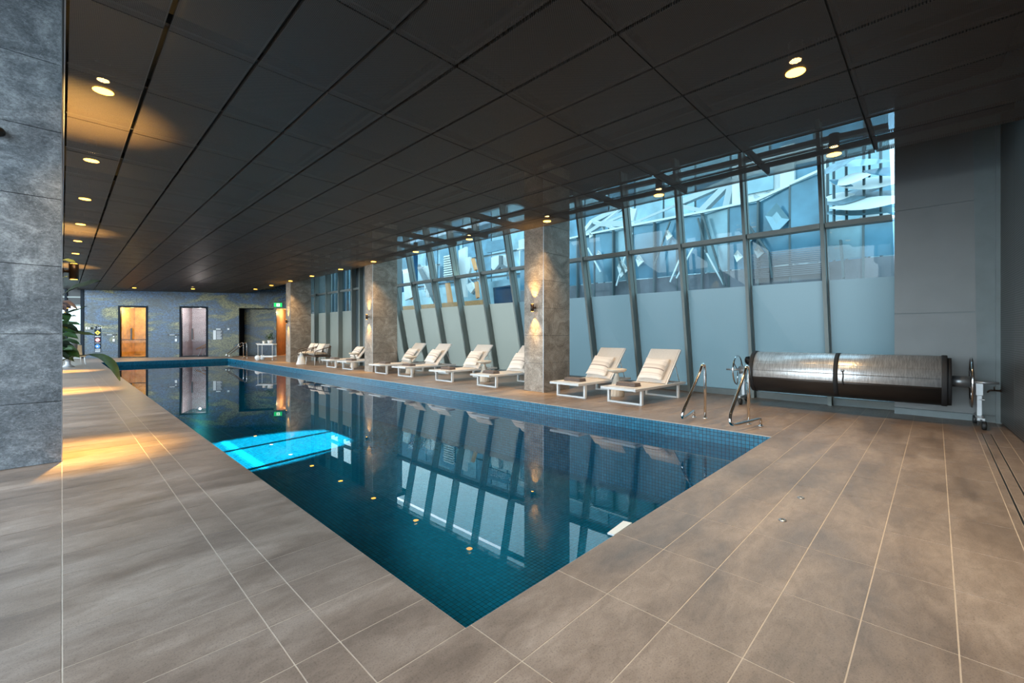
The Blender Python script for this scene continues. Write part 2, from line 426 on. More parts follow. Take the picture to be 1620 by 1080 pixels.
M = dict(
    tile=floor_tile_mat(), grout=mat('pale_grout', (.50, .42, .34), .8, var=.1, vscale=20),
    stone_l=stone_mat('cool_grey_marble', (.085, .10, .115), (.175, .195, .215), (.33, .36, .385)),
    stone_r=stone_mat('warm_lit_grey_marble', (.16, .128, .10), (.28, .235, .19), (.44, .39, .335)),  # grey marble with the warm lamp light put into its colour
    trim_metal=mat('brushed_steel_trim', (.55, .57, .6), .3, .9),
    mesh=mesh_panel_mat(), plenum=mat('plenum_black', (.012, .012, .012), .8),
    channel=mat('black_steel_channel', (.02, .02, .02), .5),
    panel_edge=mat('ceiling_edge_trim', (.30, .32, .35), .4, .3),
    perf=perf_wall_mat(), clad=mat('grey_painted_cladding', (.185, .19, .19), .45, .1, var=.06, vscale=2),
    clad2=mat('blue_grey_column_paint', (.17, .20, .205), .5, var=.06),
    mullion=mat('grey_green_aluminium', (.21, .235, .22), .42, .1),
    frost=frost_mat('frosted_film_glass', (.125, .175, .18)), frost2=frost_mat('frosted_film_glass_outdoor_lit', (.25, .245, .195)),  # second copy of the film, with warmer outdoor light put into its colour
    glass=glass_mat('tinted_window_glass', (.26,.35,.36), .022), glassc=glass_mat('clear_window_glass', (.95, .98, 1.0), .04),
    pool=mosaic_mat('blue_pool_mosaic', [(0, (.005, .105, .18)), (.5, (.007, .125, .215)), (1, (.010, .15, .25))], .06, .048),
    water=water_mat(), mural=mural_mat(),
    white=mat('white_powder_coat', (.72, .71, .69), .35), sling=mat('cream_sling_fabric', (.66, .60, .54), .85, bump=.2, bscale=400, var=.05, vscale=40),
    pillow=stripe_pillow_mat(), towel=mat('taupe_towel', (.17, .135, .12), .95, bump=.6, bscale=250, var=.15, vscale=60),
    tabw=mat('pale_ribbed_concrete', (.62, .54, .44), .7, var=.1, vscale=14, stretch=(1, 1, .1)),
    chrome=mat('polished_stainless', (.72, .71, .70), .12, 1.0), foil=foil_mat(),
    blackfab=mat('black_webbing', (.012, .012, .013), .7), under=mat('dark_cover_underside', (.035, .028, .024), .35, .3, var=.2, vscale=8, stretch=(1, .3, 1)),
    alu=mat('satin_aluminium', (.36, .37, .38), .4, .8), rubber=mat('black_rubber', (.012, .012, .012), .55),
    black=mat('black_metal', (.012, .012, .012), .4), bronze=mat('dark_bronze', (.05, .03, .02), .4, .5),
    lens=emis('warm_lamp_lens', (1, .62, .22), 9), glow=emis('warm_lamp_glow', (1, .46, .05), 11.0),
    ring=mat('lamp_housing', (.05, .045, .04), .4),
    leaf=mat('leaf_green', (.022, .062, .014), .45, var=.45, vscale=12, spec=.3), leafd=mat('leaf_dark_olive', (.012, .020, .010), .8, var=.35, vscale=9, spec=.05),
    leaf_lit=mat('leaf_yellow_lamplit', (.42, .36, .04), .45, var=.3, vscale=12), stem=mat('plant_stem', (.06, .08, .03), .5),  # yellow leaf colour holds the glow of the wall lamp
    leafb=mat('leaf_brown', (.07, .035, .03), .6, var=.4, vscale=14),
    pot=mat('pale_grey_planter', (.45, .44, .44), .6, var=.08), soil=mat('potting_soil', (.03, .02, .015), .95),
    wood=mat('honey_timber', (.42, .19, .06), .45, var=.3, vscale=5, stretch=(1, 1, 8)), woodl=mat('light_timber', (.55, .36, .20), .5, var=.2, vscale=5),
    rope=mat('brown_rope', (.10, .065, .045), .8), greyc=mat('grey_patterned_cushion', (.24, .24, .23), .9, var=.5, vscale=60),
    creamc=mat('cream_cushion', (.66, .61, .55), .9, var=.05, vscale=20),
    signw=mat('white_sign_print', (.8, .8, .8), .4), signy=mat('yellow_sign_print', (.75, .55, .03), .4), signb=mat('blue_sign_print', (.03, .22, .65), .4),
    signr=mat('red_sign_print', (.55, .03, .03), .4), signk=mat('black_sign_print', (.01, .01, .01), .4),
    exitg=emis('exit_sign_green', (.02, .55, .12), 1.6), exitw=emis('exit_sign_white', (.85, 1, .9), 1.6),
    doorfr=mat('navy_door_frame', (.006, .012, .02), .6, spec=.15), doorglass=glass_mat('door_glass', (.9, .92, .9), .015),
    doorglass2=glass_mat('reflective_door_glass', (.7, .75, .8), .02),
    amber=mat('amber_travertine', (.62, .42, .15), .5, var=.35, vscale=3), darkroom=mat('dark_room_paint', (.05, .05, .06), .6),
    pinkw=mat('mountain_photo_wall', (.42, .36, .38), .7, var=.25, vscale=1.2, stretch=(.6, .6, 2)),
    concrete=mat('outdoor_paving', (.30, .30, .30), .8, var=.15), steelw=mat('white_painted_steel', (.62, .70, .72), .5),
    bglass=mat('blue_facade_glass', (.09, .21, .29), .15, .15, var=.35, vscale=.9), bglass2=mat('pale_facade_glass', (.22, .36, .42), .18, .15, var=.3, vscale=.8),
    bglassd=mat('deep_blue_facade_glass', (.03, .10, .19), .10, .6, var=.4, vscale=.6), bband=mat('facade_base_band', (.12, .13, .15), .5, var=.3, vscale=1.5),
    shard=mat('white_zinc_shard', (.58, .62, .61), .45, var=.08, vscale=1), sharddark=mat('dark_slate_shard', (.10, .18, .22), .4, var=.3),
    bwhite=mat('pale_render', (.66, .70, .70), .7), bsteel=mat('dark_brace_steel', (.07, .10, .11), .5),
    terr=mat('terracotta_light_cone', (.65, .30, .12), .6),
)

# ------------------------------------------------------------------ the setting: ground outside, floor, pool
PX0, PX1, PY0, PY1 = 1.19, 6.0, 1.4276, 26.43
H = 3.527; SLAB = 4.95; WZ = -0.2; PB = -1.12
go = MB(); go.bb((10.0, -30, -.35), (70, 70, -.3)); go.bb((-60, -30, -.35), (-3.3, 70, -.3))
tag(go.build('ground', M['concrete']), kind='structure')

fl = MB(); zt = -.0015
fl.bb((-3.2, -1.4, -.0118), (PX0, 36, zt)); fl.bb((PX1, -1.4, -.0118), (10.0, 32, zt))
fl.bb((PX0, -1.4, -.0118), (PX1, PY0, zt)); fl.bb((PX0, PY1, -.0118), (PX1, 34, zt))
floor = tag(fl.build('floor', M['grout']), kind='structure')

far0 = Vector((.80, 31.6, 0)); far1 = Vector((8.34, 27.2, 0)); fu = (far1 - far0).normalized(); fn = Vector((-fu.y, fu.x, 0))
def far_t(px):       # distance along the far wall where a sight line meets it
    x, y, v = ray(px, HY)
    # far0 + s fu = t (x,y)
    det = fu.x * (-y) - (-x) * fu.y
    s = ((-far0.x) * (-y) - (-x) * (-far0.y)) / det
    return s
def far_z(px, py):
    s = far_t(px); p = far0 + fu * s; x, y, v = ray(px, py); t = p.x / x if abs(x) > .05 else p.y / y
    return CAMH + v * t
def far_y_at(x): return far0.y + (x - far0.x) * fu.y / fu.x

def near_wall_y(x): return -.63 - (9.36 - x) * .0483

tiles = []
def tile_rect(x0, x1, y0, y1): tiles.append([(x0, y0), (x1, y0), (x1, y1), (x0, y1)])
# near deck, X lines and Y lines measured
XL = [1.217 + .6007 * k for k in range(12)]; XL[-1] = 8.07; XL = XL[:-1] + [8.07] if XL[-2] < 7.9 else XL
YL = [PY0 - .2985 * k for k in range(7)]
left_cols = [(-3.0, -2.4), (-2.4, -1.8), (-1.8, -1.2), (-1.2, -.6), (-.6, 0), (0, .609), (.609, .782), (.782, 1.217)]
right_cols_near = [(8.07, 8.67), (8.67, 9.27), (9.27, 9.9)]
cols = left_cols + [(XL[i], XL[i + 1]) for i in range(len(XL) - 1)] + right_cols_near
for (a, b) in cols:
    for i in range(6):
        if abs(a - .782) < .01 and i == 0:
            y0, y1 = YL[1], YL[0]
            tiles.append([(a, y0), (b, y0), (b, y1)]); tiles.append([(a, y0), (b, y1), (a, y1)]); continue
        tile_rect(a, b, YL[i + 1], YL[i])
    if a < 8.0:
        tile_rect(a, b, -.408, YL[6]); tile_rect(a, b, -.484, -.420); tile_rect(a, b, -.603, -.496)
    else: tile_rect(a, b, -.603, YL[6])
    tile_rect(a, b, -.80, -.603)
# left deck along the pool, right deck with loungers
y = PY0
while y < 35:
    for (a, b) in left_cols[:-1] + [(.782, PX0)]:
        if y < far_y_at((a + b) / 2) - .1: tile_rect(a, b, y, min(y + .3, far_y_at(b)) if False else y + .3)
    for (a, b) in ((PX1, 6.67), (6.67, 7.37), (7.37, 8.07), (8.07, 8.67), (8.67, 9.27), (9.27, 9.9)):
        if y < far_y_at(b): tile_rect(a, b, y, y + .3)
    y += .3
x = PX0
while x < PX1 - .1:
    yy = PY1 + .1
    while yy < 31.4:
        if yy < far_y_at(x + .3) : tile_rect(x, min(x + .6, PX1), yy - .1, yy + .2)
        yy += .3
    x += .6007
def screen_area(poly):
    pts = []
    for (x, y) in poly:
        F = x * math.sin(YAW) + y * math.cos(YAW)
        if F < .9: F = .9
        pts.append((CX + FPX * (x * math.cos(YAW) - y * math.sin(YAW)) / F, HY + FPX * CAMH / F))
    if all(p[0] < 0 for p in pts) or all(p[0] > 1620 for p in pts) or all(p[1] > 1080 for p in pts): return 0
    a = 0
    for i in range(len(pts)):
        a += pts[i][0] * pts[(i + 1) % len(pts)][1] - pts[(i + 1) % len(pts)][0] * pts[i][1]
    if max(p[0] for p in pts) < 99 and poly[0][1] > 6.1: return 0
    return abs(a) / 2
tiles = [t for t in tiles if t[0][1] < 6.1 or not (max(p[0] for p in t) <= -.05 and False)]
tiles.sort(key=screen_area, reverse=True)
def shrink(poly, g=.0027):
    cx = sum(p[0] for p in poly) / len(poly); cy = sum(p[1] for p in poly) / len(poly)
    return [(p[0] + (g if p[0] < cx else -g), p[1] + (g if p[1] < cy else -g)) for p in poly]
cache = {}
rest = MB()
for i, t in enumerate(tiles):
    s = shrink(t); ox, oy = s[0]
    if i < 298 and screen_area(t) > 60:
        loc = [(round(p[0] - ox, 4), round(p[1] - oy, 4)) for p in s]; key = tuple(loc)
        if key not in cache:
            b = MB(); b.prism([(p[0], p[1], 0) for p in loc], (0, 0, -.01)); me = b.mesh('tile'); me.materials.append(M['tile']); cache[key] = me
        link('tile', cache[key], floor, loc=(ox, oy, random.uniform(-.0003, 0)))
    else:
        rest.prism([(p[0], p[1], 0) for p in s], (0, 0, -.01))
rt = rest.build('tile', M['tile'], floor); rt['kind'] = 'stuff'
d = MB(); d.bb((-3, -.420, -.0014), (8.07, -.408, -.0008)); d.bb((-3, -.496, -.0014), (8.07, -.484, -.0008))
d.build('drain_slot', M['black'], floor)

pb = MB()
pb.bb((PX0 - .1, PY0 - .1, PB - .1), (PX1 + .1, PY1 + .1, PB))
pb.bb((PX0 - .1, PY0 - .1, PB), (PX0, PY1 + .1, -.012)); pb.bb((PX1, PY0 - .1, PB), (PX1 + .1, PY1 + .1, -.012))
pb.bb((PX0, PY0 - .1, PB), (PX1, PY0, -.012)); pb.bb((PX0, PY1, PB), (PX1, PY1 + .1, -.012))
pool = tag(pb.build('trim_1', M['pool']), 'blue mosaic basin of the long lap pool', kind='structure')
w = MB(); w.add([(PX0, PY0, WZ), (PX1, PY0, WZ), (PX1, PY1, WZ), (PX0, PY1, WZ)], [(0, 1, 2, 3)])
tag(w.build('pool_water', M['water']), 'still teal water filling the long lap pool', 'water', kind='stuff')
sk = MB(); a = onz(961, 845, WZ + .004)
sk.prism([tuple(onz(961, 845, WZ + .004)), tuple(onz(986, 826, WZ + .004)), tuple(onz(1000, 829, WZ + .004)), tuple(onz(972, 848, WZ + .004))], (0, 0, .012))
tag(sk.build('white_plate', M['bwhite']), 'small white rectangular plate floating at the near edge of the pool', 'skimmer')  # plain white plate lying on the water

# floor anchors
for k, (ax, ay, lb) in enumerate(((3.902, .735, 'small steel floor anchor, farther from the camera of the two in the near deck'), (3.346, .734, 'small steel floor anchor, nearer to the camera of the two in the near deck'))):
    t = thing('floor_anchor', (ax, ay, 0), lb, 'anchor', 'floor anchors in the near deck')
    b = MB(); b.lathe([(.004, .006), (.022, .006), (.024, .003), (.024, 0)], 16); b.build('flange', M['alu'], t)
    b = MB(); b.lathe([(0, .0075), (.009, .0075), (.009, .006)], 10); b.build('socket', M['black'], t)
# ------------------------------------------------------------------ ceiling
cb = MB(); cb.bb((-3.3, -1.5, SLAB), (8.9, 36, SLAB + .15)); cb.bb((8.9, -1.5, SLAB), (9.5, 8.2, SLAB + .15)); cb.bb((8.9, 16.0, SLAB), (10.2, 36, SLAB + .15))
ceiling = tag(cb.build('ceiling', M['plenum']), kind='structure')
XG = [.022] + [.545 + .6 * k for k in range(12)]      # .. 7.145
YG = [.543 + 1.2 * k for k in range(-1, 27)]
pan = []
for j in range(len(YG)):
    y0 = YG[j]; y1 = y0 + 1.2
    for i in range(len(XG) - 1):
        x0, x1 = XG[i], XG[i + 1]
        fy = far_y_at(x1)
        if y0 > fy - .1: continue
        ys = min(y1, fy + .02)
        pan.append((x0, x1, y0 if j else -.70, ys))
pan.sort(key=lambda p: (p[0] + p[1]) ** 2 / 4 + (p[2] + p[3]) ** 2 / 4)
pcache = {}; restp = MB()
def panel_mb(w, l, mb=None, ox=0, oy=0, oz=0):
    mb = mb or MB(); gx = .016; gy = .006; t = .035
    a, b, c, d_ = ox + gx, ox + w - gx, oy + gy, oy + l - gy
    mb.add([(a, c, oz), (b, c, oz), (b, d_, oz), (a, d_, oz), (a, c, oz + t), (b, c, oz + t), (b, d_, oz + t), (a, d_, oz + t)],
           [(0, 1, 2, 3), (0, 4, 5, 1), (1, 5, 6, 2), (2, 6, 7, 3), (3, 7, 4, 0)])
    return mb
for i, (x0, x1, y0, y1) in enumerate(pan):
    if i < 299:
        key = (round(x1 - x0, 3), round(y1 - y0, 3))
        if key not in pcache:
            me = panel_mb(*key).mesh('ceiling_panel'); me.materials.append(M['mesh']); pcache[key] = me
        link('ceiling_panel', pcache[key], ceiling, loc=(x0, y0, H + random.uniform(-.0015, .0015)))
    else: panel_mb(x1 - x0, y1 - y0, restp, x0, y0, H)
if restp.v:
    o = restp.build('ceiling_panel', M['mesh'], ceiling); o['kind'] = 'stuff'
for yy in YG[1:]:
    if yy < 30:
        b = MB(); b.bb((.03, yy - .02, H + .04), (min(7.14, max(.5, far0.x + (yy - far0.y) * fu.x / fu.y) if yy > 27.5 else 7.14), yy + .02, H + .12)); b.build('support_channel', M['channel'], ceiling)
for xx in (2.35, 4.75, 7.10):
    b = MB(); b.bb((xx - .02, -.6, H + .12), (xx + .02, 27.5, H + .19)); b.build('support_rail', M['channel'], ceiling)
b = MB(); b.bb((.012, -.7, H - .002), (.019, 31.6, H + .04)); b.build('edge_trim', M['panel_edge'], ceiling)
b = MB(); b.bb((.002, -1.1, H), (.011, 31.6, SLAB)); b.build('bulkhead', M['plenum'], ceiling)  # added board, keeps left daylight out of the space above the panels

# ------------------------------------------------------------------ walls
# near wall, dark perforated metal, made of tall panels
nw = MB()
def nwq(x0, x1, z0, z1, dep): 
    nw.prism([(x0, near_wall_y(x0), z0), (x1, near_wall_y(x1), z0), (x1, near_wall_y(x1) - dep, z0), (x0, near_wall_y(x0) - dep, z0)], (0, 0, z1 - z0))
nwq(-3.2, 9.45, 0, SLAB, .02)
wn_ = MB()
wn_.prism([(-3.2, near_wall_y(-3.2) - .02, 0), (9.9, near_wall_y(9.9) - .02, 0), (9.9, near_wall_y(9.9) - .3, 0), (-3.2, near_wall_y(-3.2) - .3, 0)], (0, 0, SLAB))
wall_near = tag(wn_.build('wall_near', M['channel']), kind='structure')
xx = 9.33
while xx > -3:
    x0 = max(xx - 1.2, -3.2); b = MB()
    b.prism([(x0 + .004, near_wall_y(x0), .02), (xx - .004, near_wall_y(xx), .02), (xx - .004, near_wall_y(xx) - .018, .02), (x0 + .004, near_wall_y(x0) - .018, .02)], (0, 0, SLAB - .05))
    b.build('wall_panel', M['perf'], wall_near); xx -= 1.2
# grey cladding at the corner by the reel
CXP = 9.12
wr = MB(); wr.bb((CXP + .02, -.95, 0), (9.9, .46, SLAB))
wall_c = tag(wr.build('wall_right', M['clad2']), kind='structure')
for (z0, z1) in ((.10, 1.555), (1.565, 3.16), (3.17, SLAB - .01)):
    b = MB(); b.bb((CXP, -.43, z0), (CXP + .02, .468, z1)); b.build('cladding_panel', M['clad'], wall_c)
b = MB(); b.bb((CXP - .02, -.60, 0), (CXP + .02, .468, .095)); b.build('skirting', M['clad2'], wall_c)
b = MB()
b.prism([(CXP - .004, -.43, .10), (CXP - .004, -.60, .10), (CXP - .004, -.66, SLAB), (CXP - .004, -.37, SLAB)], (.03, 0, 0)); b.build('column_casing', M['clad2'], wall_c)
b = MB(); b.bb((CXP - .05, -.66, 0), (CXP + .02, -.60, SLAB)); b.build('corner_post', M['clad2'], wall_c)

# --- leaning glazed wall, right
TZ = 3.13; FZ = 2.19
muls = [(9.46, .47, .04), (9.36, 1.42, .045), (9.37, 2.66, .07), (9.34, 3.92, .095), (9.28, 5.12, .125), (9.24, 6.36, .15), (9.22, 7.60, .165),
        (9.2, 8.87, .18), (9.2, 10.15, .18), (9.2, 11.42, .18), (9.2, 12.68, .18), (9.2, 13.97, .18), (9.2, 15.24, .18), (9.2, 16.4, .18)]
def gp(k, z, off=0.0):
    X, Y, ln = muls[k]
    return Vector((X - (z - TZ) * ln + off, Y + (z - TZ) * .03, z))
win = thing('window_1', (9.6, 8, 0), None, None, kind='structure')
win.location = (0, 0, 0)
def quad_prism(p, off): b = MB(); b.prism([tuple(q) for q in p], off); return b
n_m = len(muls)
for k in range(n_m):
    b = MB(); a = gp(k, 0); c = gp(k, SLAB)
    if k == 0: continue
    w2 = .04; dd = .20
    b.prism([(a.x - .04, a.y - w2, 0), (a.x - .04, a.y + w2, 0), (c.x - .04, c.y + w2, SLAB), (c.x - .04, c.y - w2, SLAB)], (.10, 0, 0))
    b.prism([(a.x - dd, a.y - .028, 0), (a.x - dd, a.y + .028, 0), (c.x - dd, c.y + .028, SLAB), (c.x - dd, c.y - .028, SLAB)], (dd - .04, 0, 0))
    b.build('mullion', M['mullion'], win)
for k in range(n_m - 1):
    # transoms and sill between neighbours
    for (z, hgt, dp) in ((.06, .12, .10), (TZ, .085, .16)) + (((4.62, .08, .10),) if k < 7 else ()):
        a = gp(k, z - hgt / 2); c = gp(k + 1, z - hgt / 2); a2 = gp(k, z + hgt / 2); c2 = gp(k + 1, z + hgt / 2)
        b = MB(); b.prism([(a.x - dp, a.y + .04, a.z), (c.x - dp, c.y - .04, c.z), (c2.x - dp, c2.y - .04, c2.z), (a2.x - dp, a2.y + .04, a2.z)], (dp + .03, 0, 0))
        b.build('transom' if z > 1 else 'sill', M['mullion'] if z > 1 else M['clad2'], win)
    for (z0, z1, mt, nm) in ((.12, FZ, M['frost'] if k < 7 else M['frost2'], 'frosted_pane'), (FZ, TZ - .042, M['glass'], 'pane'), (TZ + .042, 4.58, M['glass'], 'pane'), (4.66, SLAB, M['glass'], 'pane')):
        b = MB(); b.prism([tuple(gp(k, z0) + Vector((0, .04, 0))), tuple(gp(k + 1, z0) - Vector((0, .04, 0))), tuple(gp(k + 1, z1) - Vector((0, .04, 0))), tuple(gp(k, z1) + Vector((0, .04, 0)))], (.008, 0, 0))
        if nm == 'pane':   # one sheet only: the tint is counted once
            b = MB(); b.add([gp(k, z0) + Vector((0, .04, 0)), gp(k + 1, z0) - Vector((0, .04, 0)), gp(k + 1, z1) - Vector((0, .04, 0)), gp(k, z1) + Vector((0, .04, 0))], [(0, 1, 2, 3)])
        else:
            b = MB(); b.add([gp(k, z0) + Vector((0, .04, 0)), gp(k + 1, z0) - Vector((0, .04, 0)), gp(k + 1, z1) - Vector((0, .04, 0)), gp(k, z1) + Vector((0, .04, 0))], [(0, 1, 2, 3)])
        b.build(nm, mt, win)
# --- far straight glazed wall
WX = 8.36; TZ2 = 3.075
win2 = thing('window_2', (0, 0, 0), None, None, kind='structure')
ys = [16.36, 17.03, 18.25, 19.5, 20.75, 22.0, 23.25]
for k, yy in enumerate(ys):
    b = MB(); b.bb((WX - .18, yy - .035, 0), (WX + .05, yy + .035, SLAB)); b.build('mullion', M['mullion'], win2)
    if k < len(ys) - 1:
        y1 = ys[k + 1]
        for (z, hg) in ((.05, .1), (TZ2, .08)):
            b = MB(); b.bb((WX - .12, yy + .035, z - hg / 2), (WX + .03, y1 - .035, z + hg / 2)); b.build('transom' if z > 1 else 'sill', M['mullion'], win2)
        if k == 0:
            b = MB(); b.bb((WX, yy + .035, .1), (WX + .02, y1 - .035, SLAB)); b.build('infill_panel', M['bsteel'], win2); continue
        for (z0, z1, mt, nm) in ((.1, 2.22, M['frost2'], 'frosted_pane'), (2.22, TZ2 - .04, M['glass'], 'pane'), (TZ2 + .04, SLAB, M['glass'], 'pane')):
            b = MB(); b.add([(WX, yy + .035, z0), (WX, y1 - .035, z0), (WX, y1 - .035, z1), (WX, yy + .035, z1)], [(0, 1, 2, 3)]); b.build(nm, mt, win2)
b = MB(); b.bb((8.3, 16.0, 0), (9.9, 16.3, SLAB)); b.bb((8.3, 23.29, 0), (9.9, 23.45, SLAB)); b.bb((9.8, 23.45, 0), (9.95, 26.6, SLAB)); tag(b.build('wall_return', M['clad2']), kind='structure')
# --- left glazed wall, mostly behind the left pillars
win3 = thing('window_3', (0, 0, 0), None, None, kind='structure')
yy = -1.2
while yy < 33.5:
    b = MB(); b.bb((-3.2, yy - .04, 0), (-3.0, yy + .04, SLAB)); b.build('mullion', M['mullion'], win3)
    b = MB(); b.add([(-3.1, yy + .04, .1), (-3.1, yy + 2.36, .1), (-3.1, yy + 2.36, SLAB), (-3.1, yy + .04, SLAB)], [(0, 1, 2, 3)]); b.build('pane', M['glassc'], win3)
    b = MB(); b.bb((-3.2, yy + .04, 0), (-3.0, yy + 2.36, .1)); b.build('sill', M['mullion'], win3)
    yy += 2.4

# ------------------------------------------------------------------ stone pillars
def pillar(X0, X1, Y0, Y1, zs, mt, label, group, face_x, top=SLAB):
    t = thing('stone_pillar', (0, 0, 0), label, 'pillar', group)
    b = MB(); b.bb((X0 + .02, Y0 + .02, 0), (X1 - .02, Y1 - .02, top)); b.build('core', M['channel'], t)
    zz = [0] + zs + [top]
    for i in range(len(zz) - 1):
        z0, z1 = zz[i] + .003, zz[i + 1] - .003
        j = random.uniform(0, .0015)
        b = MB(); b.bb((X0 + .0, Y0 - j, z0), (X1 - .0, Y0 + .018, z1)); b.build('stone_slab', mt, t)
        if face_x < 0: b = MB(); b.bb((X0 - j, Y0 + .019, z0), (X0 + .018, Y1 - .019, z1))
        else: b = MB(); b.bb((X1 - .018, Y0 + .019, z0), (X1 + j, Y1 - .019, z1))
        b.build('stone_slab', mt, t)
        b = MB(); b.bb((X0, Y1 - .018, z0), (X1, Y1, z1)); b.build('stone_slab', mt, t)
    cxn = X0 if face_x < 0 else X1
    b = MB(); b.bb((cxn - .004, Y0 - .004, 0), (cxn + .004, Y0 + .004, top)); b.build('corner_trim', M['trim_metal'], t)
    return t
rz = [.62 + .592 * k for k in range(0, 7)]
for k, lb in enumerate(('grey marble pillar nearest the camera on the lounger side', 'grey marble pillar in the middle of the lounger side', 'grey marble pillar farthest off on the lounger side, beside the trolley')):
    pillar(7.12 - .06 * k, 8.04 - .08 * k, 5.98 + 7.2 * k, 6.53 + 7.2 * k, rz, M['stone_r'], lb, 'marble pillars', -1)
lz = [.592 + .6525 * k for k in range(0, 7)]
for k, lb in enumerate(('big blue-grey marble pillar at the left edge of the picture', 'marble pillar hidden behind the big left one', 'marble pillar at the far end of the left side')):
    pillar(-.92, 0.0 , 6.12 + 7.2 * k, 6.68 + 7.2 * k, lz, M['stone_l'], lb, 'marble pillars', 1)
t = MB(); t.lathe([(0, -.05), (.03, -.04), (.045, 0), (.045, .012)], 14, c=(-.40, 6.07, 3.07), axis='Y')
tag(t.build('wall_sensor', M['black']), 'small black round sensor high on the big left pillar', 'sensor')

# ------------------------------------------------------------------ far wall with its openings
def fp(s, z, off=0.0): p = far0 + fu * s + fn * off; return Vector((p.x, p.y, z))
def fbox(b, s0, s1, z0, z1, o0, o1):
    b.prism([tuple(fp(s0, z0, o0)), tuple(fp(s1, z0, o0)), tuple(fp(s1, z0, o1)), tuple(fp(s0, z0, o1))], (0, 0, z1 - z0)); return b
sA = far_t(133); d1a, d1b = far_t(187), far_t(234); d2a, d2b = far_t(284), far_t(329); ra, rb = far_t(378), far_t(433); ca, cbb = far_t(437), far_t(456)
zD1 = far_z(210, 483.5); zD2 = far_z(306, 484.5); zR = far_z(405, 487.5); zC = far_z(444, 488)
TOP = H + .6; sE = 10.6; sL = -4.6
b = MB(); th = .16
for (s0, s1, z0, z1) in ((sA, d1a, 0, TOP), (d1a, d1b, zD1, TOP), (d1b, d2a, 0, TOP), (d2a, d2b, zD2, TOP), (d2b, ra, 0, TOP), (ra, rb, zR, TOP), (rb, ca, 0, TOP), (ca, cbb, zC, TOP), (cbb, sE, 0, TOP)):
    fbox(b, s0, s1, z0, z1, 0, th)
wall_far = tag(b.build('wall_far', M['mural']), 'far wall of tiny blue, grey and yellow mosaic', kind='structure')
b = MB(); fbox(b, sL, sE, TOP, SLAB, 0, th); b.build('bulkhead', M['plenum'], wall_far)
# left end window
win4 = thing('window_4', (0, 0, 0), None, None, kind='structure')
zz1, zz2 = far_z(128, 483), far_z(128, 470)
b = MB(); fbox(b, sA - .14, sA, 0, TOP, -.03, .1); b.build('mullion', M['doorfr'], win4)
for s in (sA - .75, sA - 1.5, sA - 2.3, sA - 3.1, sA - 3.9):
    b = MB(); fbox(b, s - .05, s + .05, 0, TOP, -.03, .08); b.build('mullion', M['doorfr'], win4)
for z in (.05, .75, zz1, zz2):
    b = MB(); fbox(b, sL, sA - .14, z - .04, z + .04, -.02, .06); b.build('transom', M['mullion'], win4)
b = MB(); fbox(b, sL, sA - .14, .09, 1.45, .02, .03); b.build('frosted_pane', M['frost2'], win4)
b = MB(); b.add([fp(sL, 1.45, .02), fp(sA - .14, 1.45, .02), fp(sA - .14, zz1, .02), fp(sL, zz1, .02)], [(0, 1, 2, 3)]); b.build('pane', M['glass'], win4)
b = MB(); fbox(b, sL, sA - .14, zz1 + .04, TOP, .02, .05); b.build('infill_panel', M['channel'], win4)

def room(name, s0, s1, ztop, depth, m_wall, m_floor, m_ceil, kindname):
    t = thing(name, (0, 0, 0), None, None, kind='structure')
    b = MB(); fbox(b, s0 - .06, s0, 0, ztop + .1, th, depth); fbox(b, s1, s1 + .06, 0, ztop + .1, th, depth); fbox(b, s0 - .06, s1 + .06, 0, ztop + .1, depth, depth + .06); b.build('room_wall', m_wall, t)
    b = MB(); fbox(b, s0, s1, ztop + .04, ztop + .1, th, depth); b.build('room_ceiling', m_ceil, t)
    b = MB(); fbox(b, s0, s1, -.01, .012, 0, depth); b.build('room_floor', m_floor, t)
    return t
def glass_door(num, s0, s1, ztop, gm, split):
    t = thing('door_%d' % num, (0, 0, 0), None, None, kind='structure')
    fw = .09; b = MB(); fbox(b, s0, s0 + fw, 0, ztop, -.02, .12); fbox(b, s1 - fw, s1, 0, ztop, -.02, .12); fbox(b, s0 + fw, s1 - fw, ztop - fw, ztop, -.02, .12); fbox(b, s0 + fw, s1 - fw, 0, .05, .0, .1)
    b.build('door_frame', M['doorfr'], t)
    sm = s0 + (s1 - s0) * split
    for (a, c) in ((s0 + fw, sm - .006), (sm + .006, s1 - fw)):
        b = MB(); b.add([fp(a, .05, .05), fp(c, .05, .05), fp(c, ztop - fw, .05), fp(a, ztop - fw, .05)], [(0, 1, 2, 3)]); b.build('glass_leaf', gm, t)
    sh = s0 + (s1 - s0) * .45
    b = MB(); fbox(b, sh - .03, sh + .03, .95, 1.55, -.05, -.02); fbox(b, sh - .01, sh + .01, .98, 1.0, -.02, .05); fbox(b, sh - .01, sh + .01, 1.5, 1.52, -.02, .05); b.build('pull_handle', M['black'], t)
    return t
r1 = room('room_1', d1a - .3, d1b + .6, zD1, 2.2, M['amber'], M['amber'], M['amber'], 'sauna')
glass_door(1, d1a, d1b, zD1, M['doorglass'], .38)
b = MB(); fbox(b, d1a + .09, d1b - .09, .93, .97, .03, .045); b.build('door_bar', M['black'], bpy.data.objects['door_1'])
b = MB(); fbox(b, (d1a + d1b) / 2 + .1, d1b + .5, .02, .42, 1.2, 2.1); b.build('stone_bench', M['amber'], r1)
p = fp(d1a + .25, zD1 - .15, .8); point('room_lamp', p, 90, (1, .74, .34), .03)
p = fp(d1b + .1, zD1 - .3, 1.7); spot('room_lamp', p, p + Vector((0, 0, -1)) + fn * .2, 60, 70, .6, (1, .62, .22))
r2 = room('room_2', d2a - .3, d2b + .5, zD2, 2.4, M['pinkw'], M['darkroom'], M['darkroom'], 'relax')
glass_door(2, d2a, d2b, zD2, M['doorglass2'], .24)
p = fp((d2a + d2b) / 2, zD2 - .2, .8); point('room_lamp', p, 110, (1, .84, .74), .03)
